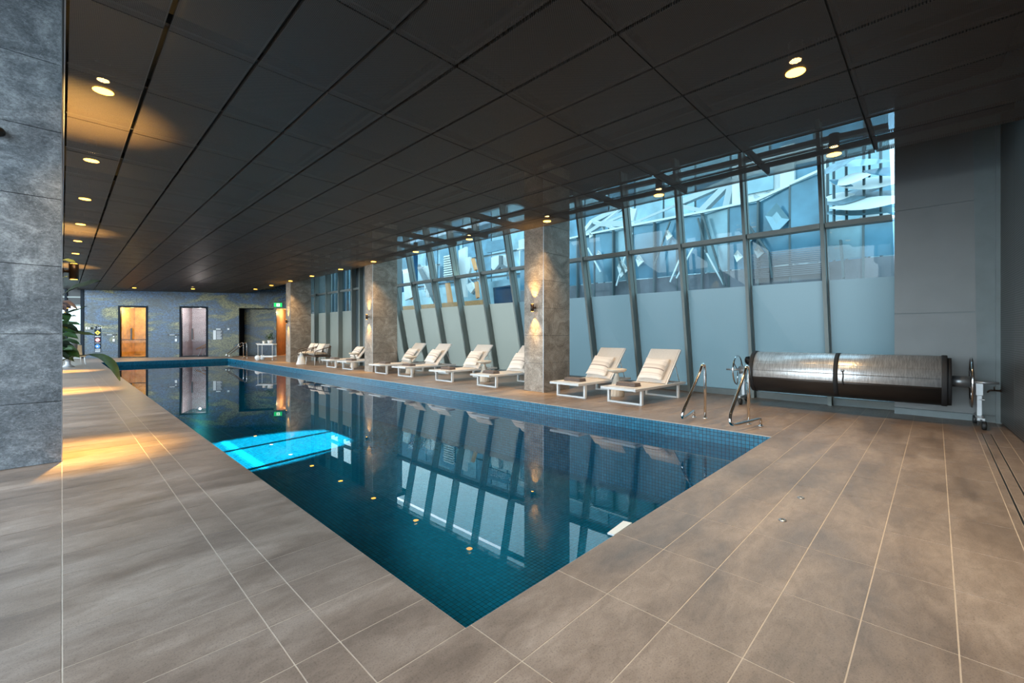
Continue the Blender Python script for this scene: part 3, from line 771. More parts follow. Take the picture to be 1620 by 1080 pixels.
# orange timber lounge chair inside the second room
lc = thing('timber_lounge_chair', tuple(fp((d2a + d2b) / 2 + .35, .012, 1.3)), 'orange slatted timber lounge chair behind the second glass door', 'chair', rz=math.atan2(fu.y, fu.x))
for i in range(9):
    b = MB(); b.box((-.45 + i * .1, 0, .42 + .02 * i), (.07, .62, .03)); b.build('slat', M['wood'], lc)
for i in range(7):
    b = MB(); b.box((.45 + i * .055, 0, .62 + i * .085), (.03, .62, .07)); b.build('slat', M['wood'], lc)
for sy in (-1, 1):
    b = MB(); b.beam((-.6, sy * .33, .38), (.9, sy * .33, 1.20), .04, .07); b.build('arm', M['wood'], lc)
    b = MB(); b.tube(arc([(-.35, sy * .3, .42), (-.5, sy * .3, .0)], .02), .018); b.build('leg', M['white'], lc)
    b = MB(); b.tube([(.5, sy * .3, .6), (.55, sy * .3, .0)], .018); b.build('leg', M['white'], lc)
# recess with inner mural wall
rr = room('room_3', ra, rb, zR, .9, M['doorfr'], M['darkroom'], M['darkroom'], 'recess')
b = MB(); fbox(b, ra + .02, rb - .02, .02, zR, .86, .9); b.build('mosaic_panel', M['mural'], rr)
# corridor
rc = room('room_4', ca, cbb + .8, zC, 3.0, M['woodl'], M['woodl'], M['woodl'], 'corridor')
b = MB(); fbox(b, ca + .62, ca + 1.0, .02, 1.75, 1.9, 1.95); b.build('door_panel', M['wood'], rc)
p = fp(ca + .5, zC - .2, 1.2); point('room_lamp', p, 45, (1, .66, .34), .1)

# signs and small things on the far wall
def plate(name, px0, px1, py0, py1, m, label, cat, dep=.012, parent=None, group=None, off=0.0):
    s0, s1 = far_t(px0), far_t(px1); pm = (px0 + px1) / 2
    z1, z0 = far_z(pm, py0), far_z(pm, py1)
    b = MB(); fbox(b, s0, s1, z0, z1, -dep - off, -off - .0005 if off else 0.0); o = b.build(name, m, parent)
    if label: tag(o, label, cat, group)
    return o
def fpoly(px, py, off): s = far_t(px); p = fp(s, far_z(px, py), -off); return tuple(p)
# depth and warning notices
nb = thing('safety_notice', (0, 0, 0), 'column of pool safety pictograms beside the warm-lit glass door', 'sign')
plate('backing', 149.5, 160, 516, 557, M['doorfr'], None, None, .004, nb)
def text(name, body, s, z, size, m, parent, off=.008, align='CENTER'):
    c = bpy.data.curves.new(name, 'FONT'); c.body = body; c.size = size; c.align_x = align; c.extrude = .001
    tmp = bpy.data.objects.new('tmp', c); COL.objects.link(tmp)
    dg = bpy.context.evaluated_depsgraph_get(); me = bpy.data.meshes.new_from_object(tmp.evaluated_get(dg))
    bpy.data.objects.remove(tmp, do_unlink=True)
    me.materials.clear(); me.materials.append(m)
    o = link(name, me, parent); p = fp(s, z, -off)
    mrot = Matrix((fu, Vector((0, 0, 1)), -fn)).transposed().to_4x4()
    o.matrix_world = Matrix.Translation(p) @ mrot
    return o
sm = far_t(154.6)
text('depth_figure', '1.2', sm - .05, far_z(154.6, 520.5), .17, M['signw'], nb); text('depth_letter', 'M', sm + .12, far_z(154.6, 520.5), .17, M['signw'], nb)
def disc(px, py, r, m, name, off, n=20, sides=None):
    s = far_t(px); z = far_z(px, py); b = MB(); k = sides or n
    b.prism([tuple(fp(s + r * math.cos(2 * math.pi * i / k + (math.pi / 2)), z + r * math.sin(2 * math.pi * i / k + math.pi / 2), -off)) for i in range(k)], tuple(-fn * .003))
    return b.build(name, m, nb)
disc(154.6, 526, .13, M['signy'], 'warning_diamond', .006, sides=4); disc(154.6, 526.4, .045, M['signk'], 'diamond_symbol', .010, sides=3)
disc(154.6, 537.5, .11, M['signr'], 'prohibition_ring', .006); disc(154.6, 537.5, .085, M['signw'], 'prohibition_disc', .010)
b = MB(); s = far_t(154.6); z = far_z(154.6, 537.5); b.prism([tuple(fp(s - .06, z + .06, -.014)), tuple(fp(s - .045, z + .075, -.014)), tuple(fp(s + .07, z - .055, -.014)), tuple(fp(s + .055, z - .07, -.014))], tuple(-fn * .002)); b.build('prohibition_bar', M['signr'], nb)
disc(154.6, 547.5, .11, M['signb'], 'mandatory_disc', .006); disc(154.2, 547.8, .045, M['signw'], 'disc_symbol', .010, sides=5)
for py in (531.5, 532.6, 542.3, 552, 553.5, 555, 556):
    plate('caption_line', 150.5, 159, py - .25, py + .25, M['signw'], None, None, .008, nb)
sk1 = thing('wall_socket', (0, 0, 0), 'white outlets with a black knob at the mosaic wall left end', 'socket')
plate('cover_plate', 135.7, 138.3, 517, 521, M['signw'], None, None, .02, sk1); plate('cover_plate', 139.7, 143, 517.6, 520.5, M['signw'], None, None, .02, sk1); plate('knob', 143.4, 145.8, 517.3, 521, M['black'], None, None, .06, sk1)
for (xa, xb, lb, tx) in ((166, 184.5, 'black grab bar left of the warm-lit glass door', 1), (265, 283, 'black grab bar left of the second glass door', 2)):
    t = thing('grab_bar', (0, 0, 0), lb, 'bar', 'black bars beside the glass doors')
    yb = 529.3 if tx == 1 else 529.6
    plate('bar', xa, xb, yb - 1, yb + 1, M['black'], None, None, .05, t); plate('bar_label', xa + 4, xb - 6, yb - .35, yb + .35, M['signw'], None, None, .055, t)
    lb2 = 'white wall switch under the black bar beside the warm-lit door' if tx == 1 else 'white wall switch under the black bar beside the second glass door'
    t2 = thing('wall_switch', (0, 0, 0), lb2, 'switch', 'white switches beside the glass doors')
    plate('switch_plate', xb - 6, xb - 2.8, 535.7, 540, M['signw'], None, None, .02, t2); plate('indicator', xb - 5.4, xb - 3.6, 531.5, 533, M['signw'], None, None, .015, t2)
rs = thing('rules_board', (0, 0, 0), 'white and grey pool rules board on the mosaic wall beside the second door', 'sign')
plate('board', 337, 352.5, 521.5, 537.2, M['bband'], None, None, .01, rs); plate('white_column', 337.4, 341.8, 522.3, 537, M['signw'], None, None, .014, rs)
plate('heading', 342, 349, 519.5, 521.4, M['signw'], None, None, .014, rs)
for i in range(8):
    plate('caption_line', 343, 351 - (i % 3), 523.5 + i * 1.7, 524.2 + i * 1.7, M['signw'], None, None, .014, rs)
plate('thermostat', 360, 363, 518.8, 521.8, M['signw'], 'small white thermostat right of the pool rules board', 'thermostat', .03)
# exit sign
ex = thing('exit_sign', (0, 0, 0), 'green and white lit exit sign above the warm corridor opening', 'sign')
plate('housing', 433.8, 446.2, 479, 485.3, M['exitg'], None, None, .06, ex)
plate('white_panel', 438, 443, 480, 484.6, M['exitw'], None, None, .004, ex, off=.06)
plate('running_figure', 439.8, 441.2, 480.8, 483.8, M['exitg'], None, None, .004, ex, off=.064)
plate('ceiling_bracket', 434.5, 445.5, 477.8, 479, M['black'], None, None, .06, ex)

# ------------------------------------------------------------------ lamps
def downlight(x, y, z, label, group, watts=55, tilt=0, lc=(1, .76, .47)):
    t = thing('ceiling_downlight', (x, y, z), label, 'ceiling light', group)
    b = MB(); b.lathe([(.055, .0), (.055, .16), (.0, .16)], 18, c=(0, 0, .10)); b.build('housing', M['ring'], t)
    b = MB(); b.lathe([(0, .098), (.045, .098), (.045, .102)], 18); b.build('lamp_lens', M['lens'], t)
    b = MB(); b.lathe([(0, -.004), (.075, -.004), (.075, -.001)], 20); b.build('mesh_glow', M['glow'], t)  # glowing disc stands for the lamp light caught by the ceiling mesh
    spot('downlight_beam', (x, y, z - .02), (x, y, 0), watts, 95, .9, lc, .05)
    return t
names_r = ['nearest the camera', 'second from the camera', 'third from the camera', 'fourth from the camera', 'fifth from the camera', 'sixth from the camera', 'seventh from the camera', 'eighth from the camera', 'ninth from the camera', 'tenth from the camera', 'last before the far wall']
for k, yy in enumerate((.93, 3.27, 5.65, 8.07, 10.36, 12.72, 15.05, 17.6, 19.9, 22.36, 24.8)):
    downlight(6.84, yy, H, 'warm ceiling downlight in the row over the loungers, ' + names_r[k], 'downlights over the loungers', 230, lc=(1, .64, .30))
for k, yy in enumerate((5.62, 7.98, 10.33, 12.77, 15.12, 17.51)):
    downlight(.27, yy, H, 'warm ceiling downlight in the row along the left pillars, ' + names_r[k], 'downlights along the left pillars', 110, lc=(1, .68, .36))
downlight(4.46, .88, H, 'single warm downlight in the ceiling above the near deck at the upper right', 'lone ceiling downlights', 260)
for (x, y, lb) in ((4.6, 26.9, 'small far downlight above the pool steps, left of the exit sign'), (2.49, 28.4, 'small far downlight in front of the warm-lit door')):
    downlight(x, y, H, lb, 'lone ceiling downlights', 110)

def sconce(x, y, z, sx, label):
    t = thing('wall_sconce', (x, y, z), label, 'wall lamp', 'up and down sconces on the pillars')
    b = MB(); b.lathe([(.03, -.08), (.038, -.08), (.038, .08), (.03, .08)], 16, c=(sx * .085, 0, 0)); b.build('shade', M['bronze'], t)
    b = MB(); b.tube([(0, 0, 0), (sx * .05, 0, 0)], .015); b.build('arm', M['bronze'], t)
    b = MB(); b.lathe([(.03, 0), (.03, .012)], 14, c=(0, 0, 0), axis='X') ; b.build('wall_plate', M['bronze'], t)
    for s_ in (-1, 1):
        b = MB(); b.lathe([(0, 0), (.028, 0), (.028, .002)], 14, c=(sx * .085, 0, s_ * .081)); b.build('lamp_lens', M['glow'], t)
        spot('sconce_beam', (x + sx * .085, y, z + s_ * .09), (x + sx * .085 - sx * .02, y, z + s_ * 1.5), (90 if sx < 0 else 700), 66, .9, (1, .58, .15), .015)
        spot('sconce_beam', (x + sx * .085, y, z + s_ * .09), (x + sx * .05, y, z + s_ * 1.5), 70, 28, .7, (1, .62, .22), .01)
    return t
for k, lb in enumerate(('bronze up-and-down wall lamp on the nearest lounger-side pillar', 'bronze up-and-down wall lamp on the middle lounger-side pillar', 'bronze up-and-down wall lamp on the far pillar by the trolley')):
    sconce(7.12 - .06 * k - .001, 6.22 + 7.2 * k, 1.81, -1, lb)
for k, lb in enumerate(('bronze wall lamp on the pool side of the big left pillar, among lamp-lit leaves', 'bronze wall lamp on the second left pillar', 'bronze wall lamp on the far left pillar')):
    sconce(.001, 6.42 + 7.2 * k, 1.89, 1, lb)
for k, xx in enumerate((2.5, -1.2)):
    downlight(xx, .3, H, ['added unseen fill downlight behind the camera', 'added unseen fill downlight left of the camera'][k], 'lone ceiling downlights', 260)  # added fill lamps out of view, lighting the near deck

# ------------------------------------------------------------------ loungers, pillows, towels, side tables
def make_lounger():
    t = thing('sun_lounger', (0, 0, 0), 'x', 'sun lounger', 'white sun loungers along the windows')
    W = .335
    b = MB()
    for s in (-1, 1): b.bb((0, s * W - .022, .255), (1.86, s * W + .022, .30))
    b.bb((0, -W, .258), (.04, W, .297)); b.bb((.16, -W, .262), (.19, W, .29)); b.bb((1.10, -W, .26), (1.13, W, .285)); b.bb((1.82, -W, .258), (1.86, W, .297))
    b.build('frame', M['white'], t, .003)
    for x in (.24, 1.58):
        b = MB()
        for s in (-1, 1): b.bb((x - .03, s * W - .02, .0), (x + .03, s * W + .02, .256))
        b.bb((x - .03, -W, 0), (x + .03, W, .03)); b.build('leg', M['white'], t, .003)
    b = MB(); b.bb((.19, -W + .022, .293), (1.14, W - .022, .303)); b.build('seat', M['sling'], t)
    L = .86; an = math.atan2(.63, .57); bx, bz = 1.14, .30
    cs, sn = math.cos(an), math.sin(an)
    def q(l, n): return (bx + l * cs - n * sn, bz + l * sn + n * cs)
    b = MB()
    for s in (-1, 1):
        a0, a1 = q(0, -.015), q(L, -.015)
        b.beam((a0[0], s * .31, a0[1]), (a1[0], s * .31, a1[1]), .03, .03)
    a0 = q(L - .015, -.015); b.bb((a0[0] - .015, -.31, a0[1] - .015), (a0[0] + .015, .31, a0[1] + .015))
    b.build('back_frame', M['white'], t, .003)
    b = MB(); a0, a1 = q(0.01, .006), q(L - .005, .006); b.beam((a0[0], 0, a0[1]), (a1[0], 0, a1[1]), .60, .010); b.build('backrest', M['sling'], t)
    b = MB()
    for s in (-1, 1):
        a0 = q(.55, -.03); b.tube([(a0[0], s * .29, a0[1]), (1.72, s * .29, .30)], .009, 6)
    b.build('back_prop', M['white'], t)
    return t
def pillow_mesh(w=.5, h=.5, th_=.14, n=12):
    b = MB()
    for side in (1, -1):
        vs = []
        for i in range(n + 1):
            for j in range(n + 1):
                u = -1 + 2 * i / n; v = -1 + 2 * j / n
                e = (max(0, 1 - abs(u) ** 2.6) * max(0, 1 - abs(v) ** 2.6)) ** .5
                pin = 1 - .07 * (1 - abs(u) ** 2) * abs(v) ** 3
                pin2 = 1 - .07 * (1 - abs(v) ** 2) * abs(u) ** 3
                vs.append((u * w / 2 * pin2, v * h / 2 * pin, side * th_ / 2 * e))
        fs = [(i * (n + 1) + j, (i + 1) * (n + 1) + j, (i + 1) * (n + 1) + j + 1, i * (n + 1) + j + 1) for i in range(n) for j in range(n)]
        b.add(vs, fs, True)
    return b
def rot3(o, e): o.rotation_euler = e
def make_pillow():
    t = thing('pillow', (0, 0, 0), 'x', 'pillow', 'striped pillows on the loungers')
    pillow_mesh(.50, .50, .15).build('pillow_cover', M['pillow'], t)
    b = MB()
    for i in range(30):
        y = -.23 + i * .0158
        for s in (1,):
            b.beam((s * .235, y, 0), (s * (.262 + .006 * (i % 2)), y + .006, -.008), .006, .004)
    b.build('fringe', M['creamc'], t)
    return t
def make_towel():
    t = thing('folded_towel', (0, 0, 0), 'x', 'towel', 'folded towels on the loungers')
    for k in range(3):
        b = MB(); hw = .105 - .004 * k; th2 = .011; z = .012 + k * .021
        prof = [(-hw, z - th2), (hw - .01, z - th2), (hw, z), (hw - .01, z + th2), (-hw, z + th2), (-hw - .006, z)]
        b.prism([(p[0], -.20 + .004 * k, p[1]) for p in prof], (0, .40 - .008 * k, 0)); b.build('towel_fold', M['towel'], t, .006)
    return t
def make_side_table():
    t = thing('side_table', (0, 0, 0), 'x', 'side table', 'ribbed side tables between the loungers')
    b = MB(); b.lathe([(.145, 0), (.15, .03), (.125, .15), (.085, .28), (.05, .38), (.032, .45), (.034, .47)], 28); b.build('pedestal', M['tabw'], t)
    b = MB(); b.lathe([(.034, .465), (.12, .48), (.175, .50), (.195, .525), (.195, .545), (.185, .55)], 28); b.build('table_top', M['tabw'], t)
    for i in range(14):
        a = 2 * math.pi * i / 14; b = MB()
        b.tube([((.151) * math.cos(a), .151 * math.sin(a), .02), (.126 * math.cos(a), .126 * math.sin(a), .15), (.052 * math.cos(a), .052 * math.sin(a), .38)], [.006, .005, .003], 5)
        if i == 0: ribs = b
        else: ribs.add(b.v, b.f, True)
    ribs.build('rib', M['tabw'], t)['kind'] = 'stuff'
    return t
proto_l, proto_p, proto_t, proto_s = make_lounger(), make_pillow(), make_towel(), make_side_table()
lounge = [(4.02, R(-3), 'nearest the camera, by the steel rails'), (5.20, R(-2), 'just right of the nearest pillar'),
          (7.665, R(-3), 'half hidden by the nearest pillar'), (9.32, R(1), 'second beyond the nearest pillar'),
          (11.2, R(1), 'third beyond the nearest pillar'), (12.6, R(0), 'on the near side of the middle pillar'),
          (14.9, R(2), 'nearer of two beyond the middle pillar'), (16.25, R(2), 'next to the grey rope armchair')]
for k, (cy, rz_, where) in enumerate(lounge):
    first = k == 0
    x0 = 6.80
    o = proto_l if first else copy_tree(proto_l)
    o.location = (x0, cy, 0); o.rotation_euler = (0, 0, rz_); o['label'] = 'white sun lounger, ' + where
    dr = Vector((math.cos(rz_), math.sin(rz_), 0)); sd = Vector((-math.sin(rz_), math.cos(rz_), 0))
    an = math.atan2(.63, .57)
    p_ = proto_p if first else copy_tree(proto_p)
    # pillow leans on the backrest, near its foot
    l_ = .29; n_ = .085
    lx = 1.14 + l_ * math.cos(an) - n_ * math.sin(an) ; lz = .30 + l_ * math.sin(an) + n_ * math.cos(an)
    pos = Vector((x0, cy, 0)) + dr * lx + Vector((0, 0, lz)) + sd * (.02 + .03 * math.sin(k * 2.1))
    up = (dr * math.cos(an + .05) + Vector((0, 0, math.sin(an + .05)))).normalized()
    nr = (dr * -math.sin(an + .05) + Vector((0, 0, math.cos(an + .05)))).normalized()
    xa = up.cross(nr)
    tw = .06 * math.sin(k * 1.7 + .5)
    up2 = up * math.cos(tw) + xa * math.sin(tw); xa2 = up2.cross(nr)
    p_.rotation_euler = Matrix((xa2, up2, nr)).transposed().to_euler(); p_.location = pos
    p_['label'] = 'striped cream pillow on the lounger ' + where
    q_ = proto_t if first else copy_tree(proto_t)
    q_.location = Vector((x0, cy, .3035)) + dr * .37 + sd * .01; q_.rotation_euler = (0, 0, rz_ + .03 * math.sin(k * 3.3))
    q_['label'] = 'folded taupe towel on the lounger ' + where
for k, (x, y, lb) in enumerate(((7.76, 4.60, 'between the two loungers nearest the camera'), (7.70, 8.48, 'in the pair of loungers just beyond the nearest pillar'), (7.66, 11.9, 'between the two loungers next to the middle pillar'), (7.60, 15.58, 'between the two loungers beyond the middle pillar'))):
    o = proto_s if k == 0 else copy_tree(proto_s)
    o.location = (x, y, 0); o['label'] = 'pale mushroom-shaped ribbed side table ' + lb

# ------------------------------------------------------------------ lounge chairs at the far end
def armchair(x, y, rz_, label, cush, framem, legm, extra):
    t = thing('armchair', (x, y, 0), label, 'armchair', 'outdoor armchairs at the far end', rz_)
    # faces -x locally
    for sx, sy in ((-1, -1), (-1, 1), (1, -1), (1, 1)):
        b = MB(); b.tube([(sx * .33, sy * .34, .34), (sx * .36, sy * .36, 0)], [.018, .012], 8); b.build('leg', legm, t)
    b = MB(); b.box((0, 0, .34), (.70, .72, .04)); b.build('seat_frame', framem, t, .01)
    arm = arc([(-.36, -.37, .36), (-.36, -.38, .56), (0, -.40, .66), (.36, -.36, .74), (.42, 0, .76), (.36, .36, .74), (0, .40, .66), (-.36, .38, .56), (-.36, .37, .36)], .12, 4)
    b = MB(); b.tube(arm, .016, 8); b.build('arm_rail', framem, t)
    for i in range(26):
        a = i / 25; k = a * (len(arm) - 1); p = arm[int(k)]; lo = Vector((max(-.34, min(.34, p.x)), max(-.35, min(.35, p.y)), .36))
        b = MB() if i == 0 else b
        if p.x > -.30: b.tube([p, lo], .006, 5)
    o = b.build('rope_back', framem, t); o['kind'] = 'stuff'
    b = pillow_mesh(.64, .64, .16, 10); o = b.build('seat_cushion', cush, t); o.location = (-.02, 0, .43)
    b = pillow_mesh(.40, .62, .16, 10); o = b.build('back_cushion', cush, t); o.location = (.26, 0, .66); o.rotation_euler = (0, R(-72), 0)
    if extra:
        b = pillow_mesh(.40, .40, .12, 8); o = b.build('throw_pillow', extra, t); o.location = (.13, .12, .68); o.rotation_euler = (0, R(-62), R(8))
    return t
armchair(7.33, 18.15, R(6), 'brown rope armchair with grey patterned cushions next to the white cone table', M['greyc'], M['rope'], M['white'], M['creamc'])
armchair(7.42, 19.45, R(-8), 'armchair with big cream cushions in front of the far pillar', M['creamc'], M['rope'], M['white'], M['creamc'])
t = thing('cone_table', (6.90, 18.85, 0), 'small white cone-shaped side table between the two armchairs', 'side table')
b = MB(); b.lathe([(.20, 0), (.195, .02), (.05, .44)], 24); b.build('pedestal', M['white'], t)
b = MB(); b.lathe([(.05, .44), (.13, .45), (.13, .465)], 24); b.build('table_top', M['white'], t)

# trolley
t = thing('bar_trolley', (6.85, 23.0, 0), 'white two-tier bar trolley with big wheels beside the far pillar', 'trolley', rz=R(-42))
for z in (.16, .74):
    b = MB(); b.box((0, 0, z), (.74, .42, .03)); b.box((0, .2, z + .03), (.74, .015, .04)); b.box((0, -.2, z + .03), (.74, .015, .04)); b.build('shelf', M['white'], t, .006)
for sx in (-1, 1):
    for sy in (-1, 1):
        b = MB(); b.tube([(sx * .33, sy * .19, .06 if sx > 0 else .14), (sx * .33, sy * .19, .76)], .014, 8); b.build('post', M['white'], t)
for sy in (-1, 1):
    b = MB(); b.lathe([(.0, -.02), (.12, -.02), (.125, 0), (.12, .02), (0, .02)], 24, c=(-.33, sy * .235, .125), axis='Y'); b.build('wheel', M['white'], t)
    b = MB(); b.lathe([(.0, -.012), (.03, -.012), (.03, .012), (0, .012)], 12, c=(.33, sy * .19, .03), axis='Y'); b.build('caster', M['white'], t)
b = MB(); b.tube(arc([(-.37, -.18, .76), (-.44, -.18, .80), (-.44, .18, .80), (-.37, .18, .76)], .05), .012, 8); b.build('handle', M['white'], t)
def leaf_into(b, base, tip, width, sag=.1, n=8, fold=.25, up=(0, 0, 1), peak=.45):
    base = Vector(base); tip = Vector(tip); d = tip - base; L = d.length
    side = d.cross(Vector(up))
    side = side.normalized() if side.length > 1e-4 else Vector((1, 0, 0)); nu = side.cross(d).normalized()
    vs = []
    for i in range(n + 1):
        t = i / n; c = base + d * t + nu * (sag * L * 4 * t * (1 - t))
        w = width / 2 * (math.sin(math.pi * t ** (math.log(.5) / math.log(peak))) ** .8 if 0 < t < 1 else 0.02)
        wv = .012 * math.sin(t * 14) * (L)
        vs += [c + side * w + nu * (fold * w + wv), c + side * w * .5 + nu * (fold * w * .35), c - nu * .001, c - side * w * .5 + nu * (fold * w * .35), c - side * w + nu * (fold * w - wv)]
    fs = []
    for i in range(n):
        for j in range(4):
            a = i * 5 + j; fs.append((a, a + 1, a + 6, a + 5))
    b.add(vs, fs, True)
# small potted plant and canister standing on the trolley
c_, s_ = math.cos(R(-42)), math.sin(R(-42))
def tro(x, y, z): return (6.85 + x * c_ - y * s_, 23.0 + x * s_ + y * c_, z)
pp = thing('potted_plant', tro(.14, 0, .7555), 'small bushy plant in a white pot standing on the bar trolley', 'plant')
b = MB(); b.lathe([(.09, 0), (.12, .19), (.11, .19), (.105, .16), (0, .16)], 18); b.build('pot', M['white'], pp)
b = MB()
for i in range(60):
    a = random.uniform(0, 6.28); e = random.uniform(.2, 1.35); r = random.uniform(.14, .34)
    p = Vector((math.cos(a) * math.cos(e) * r, math.sin(a) * math.cos(e) * r, .16 + math.sin(e) * r * 1.2))
    leaf_into(b, p * .75 + Vector((0, 0, .05)), p + Vector((random.uniform(-.05, .05), random.uniform(-.05, .05), .03)), .05, n=3)
b.build('foliage', M['leaf'], pp)['kind'] = 'stuff'
b = MB()
for i in range(7):
    a = i * .9; b.tube([(0, 0, .15), (math.cos(a) * .12, math.sin(a) * .12, .42)], .004, 5)
b.build('stem', M['stem'], pp)
cn = MB(); cn.lathe([(0, 0), (.06, 0), (.065, .16), (.05, .165), (.05, .155), (0, .155)], 16, c=tro(-.16, .02, .7555))
tag(cn.build('white_canister', M['white']), 'plain white cup-shaped canister on the trolley, left of the plant pot', 'canister')

# ------------------------------------------------------------------ pool ladders
def make_ladder():
    t = thing('pool_ladder', (0, 0, 0), 'x', 'pool ladder', 'stainless grab rails at the pool edge')
    for s in (-1, 1):
        y = s * .293
        pts = arc([(0, y, 0), (0, y, .70), (-.03, y, .805), (-.11, y, .80), (-.19, y, .70), (-.75, y * 1.0, .23), (-.79, y * 1.04, .12), (-.66, y * 1.12, .095), (-.06, y * 1.5, .10), (-.02, y * 1.53, .085), (-.02, y * 1.53, 0)], .05, 4)
        b = MB(); b.tube(pts, .0195, 12); b.build('hand_rail', M['chrome'], t)
        for (fx, fy) in ((0, y), (-.02, y * 1.53)):
            b = MB(); b.lathe([(.0195, .010), (.034, .008), (.036, 0)], 16, c=(fx, fy, 0)); b.build('floor_flange', M['chrome'], t)
    return t
ld = make_ladder(); ld.location = (6.60, 2.148, 0); ld['label'] = 'pair of curved stainless pool rails at the near right corner of the pool'
ld2 = copy_tree(ld); ld2.location = (6.60, 25.65, 0); ld2['label'] = 'pair of curved stainless pool rails at the far right corner of the pool'

# ------------------------------------------------------------------ cover reel
RX, RZ_, RY0, RY1 = 8.60, .592, -.085, 2.29
reel = thing('pool_cover_reel', (RX, 1.1, 0), 'silver pool cover rolled on a wheeled reel against the windows', 'cover reel')
def arcshell(r, a0, a1, y0, y1, th_, n=28):
    """a measured from straight up towards -X"""
    b = MB(); vs = []
    for i in range(n + 1):
        a = R(a0 + (a1 - a0) * i / n)
        for rr_ in (r, r - th_):
            for yy in (y0, y1): vs.append((-math.sin(a) * rr_, yy, math.cos(a) * rr_))
    fs = []
    for i in range(n):
        k = i * 4; m_ = k + 4
        fs += [(k, k + 1, m_ + 1, m_), (k + 2, m_ + 2, m_ + 3, k + 3), (k, m_, m_ + 2, k + 2), (k + 1, k + 3, m_ + 3, m_ + 1)]
    fs += [(0, 2, 3, 1), (n * 4, n * 4 + 1, n * 4 + 3, n * 4 + 2)]
    b.add(vs, fs, True); return b
oy = -1.1
o = arcshell(.343, -170, 108, RY0 + oy, RY1 + oy, .02, 48).build('cover_roll', M['foil'], reel); o.location = (0, 0, RZ_)
o = arcshell(.346, 60, 84, RY0 + oy - .002, RY1 + oy + .002, .004, 8).build('cover_seam', M['foil'], reel); o.location = (0, 0, RZ_)
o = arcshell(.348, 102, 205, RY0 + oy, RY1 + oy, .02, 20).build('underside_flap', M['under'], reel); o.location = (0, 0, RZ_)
for (ya, yb) in ((RY0 - .03, RY0 + .03), (RY1 - .03, RY1 + .035)):
    b = MB(); b.lathe([(.09, 0), (.352, 0), (.356, .012), (.356, abs(yb - ya) - .01), (.352, abs(yb - ya)), (.09, abs(yb - ya))], 48, axis='Y', c=(0, ya + oy, RZ_)); b.build('end_cap', M['blackfab'], reel)
b = MB(); b.lathe([(.18, 0), (.33, 0), (.33, .05), (.18, .05)], 32, axis='Y', c=(0, RY0 - .07 + oy, RZ_ - .01)); b.build('inner_layers', M['blackfab'], reel)
ym = ony(1322, 600, 1).x and .0
# strap around the middle
xr, yr, _v = ray(1322, 600); tm = (RX - .3) / xr; ys_ = yr * tm
o = arcshell(.352, -150, 150, ys_ - .03 + oy, ys_ + .03 + oy, .008, 40).build('strap', M['blackfab'], reel); o.location = (0, 0, RZ_)
b = MB(); b.tube(arc([(-.34, ys_ - .09 + oy, RZ_ + .10), (-.36, ys_ - .10 + oy, RZ_ + .02), (-.355, ys_ - .09 + oy, RZ_ - .06), (-.345, ys_ - .10 + oy, RZ_ - .12)], .03), .009, 6)
b.build('tie_cord', M['blackfab'], reel)
b = MB(); b.lathe([(0, 0), (.022, 0), (.022, .004), (0, .004)], 12, axis='X', c=(-.35, ys_ - .09 + oy, RZ_ + .10)); b.build('eyelet', M['alu'], reel)
# axle
b = MB(); b.tube([(0, -.34 + oy, RZ_ + .0), (0, RY0 - .03 + oy, RZ_ + .0)], .075, 20); b.build('axle_tube', M['alu'], reel)
b = MB(); b.tube([(0, RY1 + oy, RZ_), (0, RY1 + .27 + oy, RZ_)], .075, 20); b.build('axle_tube', M['alu'], reel)
b = MB(); b.tube([(0, -.60 + oy, RZ_ + .0), (0, -.34 + oy, RZ_ + .0)], .016, 10); b.build('axle_shaft', M['alu'], reel)
b = MB(); b.tube([(0, RY1 + .27 + oy, RZ_), (0, RY1 + .5 + oy, RZ_)], .016, 10); b.build('axle_shaft', M['alu'], reel)
def hand_wheel(y, rr_):
    b = MB(); b.tube([(rr_ * math.cos(2 * math.pi * i / 36), y + oy, RZ_ + rr_ * math.sin(2 * math.pi * i / 36)) for i in range(36)], .013, 8, closed=True)
    w_ = b.build('hand_wheel', M['chrome'], reel)
    for k in range(3):
        a = 2 * math.pi * k / 3 + .5; b = MB(); b.tube([(.03 * math.cos(a), y + oy, RZ_ + .03 * math.sin(a)), (rr_ * math.cos(a), y + oy, RZ_ + rr_ * math.sin(a))], .009, 6); b.build('spoke', M['chrome'], w_)
hand_wheel(-.345, .335); hand_wheel(RY1 + .31, .26)
def stand(y):
    b = MB(); b.beam((0, y + oy, .42), (0, y + oy, RZ_ - .01), .085, .07); b.beam((0, y + oy, .12), (0, y + oy, .44), .055, .05); b.bb((-.06, y + oy - .05, .36), (.06, y + oy + .0, .375))
    st = b.build('stand', M['alu'], reel, .004)
    b = MB(); b.bb((-.30, y + oy - .035, .115), (.30, y + oy + .035, .15)); b.build('foot_bar', M['alu'], st)
    for s in (-1, 1):
        b = MB(); b.lathe([(0, -.022), (.05, -.022), (.056, -.012), (.056, .012), (.05, .022), (0, .022)], 20, axis='Y', c=(s * .27, y + oy + s * .03, .056)); b.build('caster_wheel', M['rubber'], st)
        b = MB(); b.bb((s * .27 - .03, y + oy - .032, .06), (s * .27 + .03, y + oy - .024, .12)); b.bb((s * .27 - .03, y + oy + .024, .06), (s * .27 + .03, y + oy + .032, .12)); b.bb((s * .27 - .03, y + oy - .032, .108), (s * .27 + .03, y + oy + .032, .118)); b.bb((s * .27 - .075, y + oy - .01, .125), (s * .27 - .02, y + oy + .01, .135)); b.build('caster_bracket', M['black'], st)
stand(-.42); stand(2.50)
b = MB()
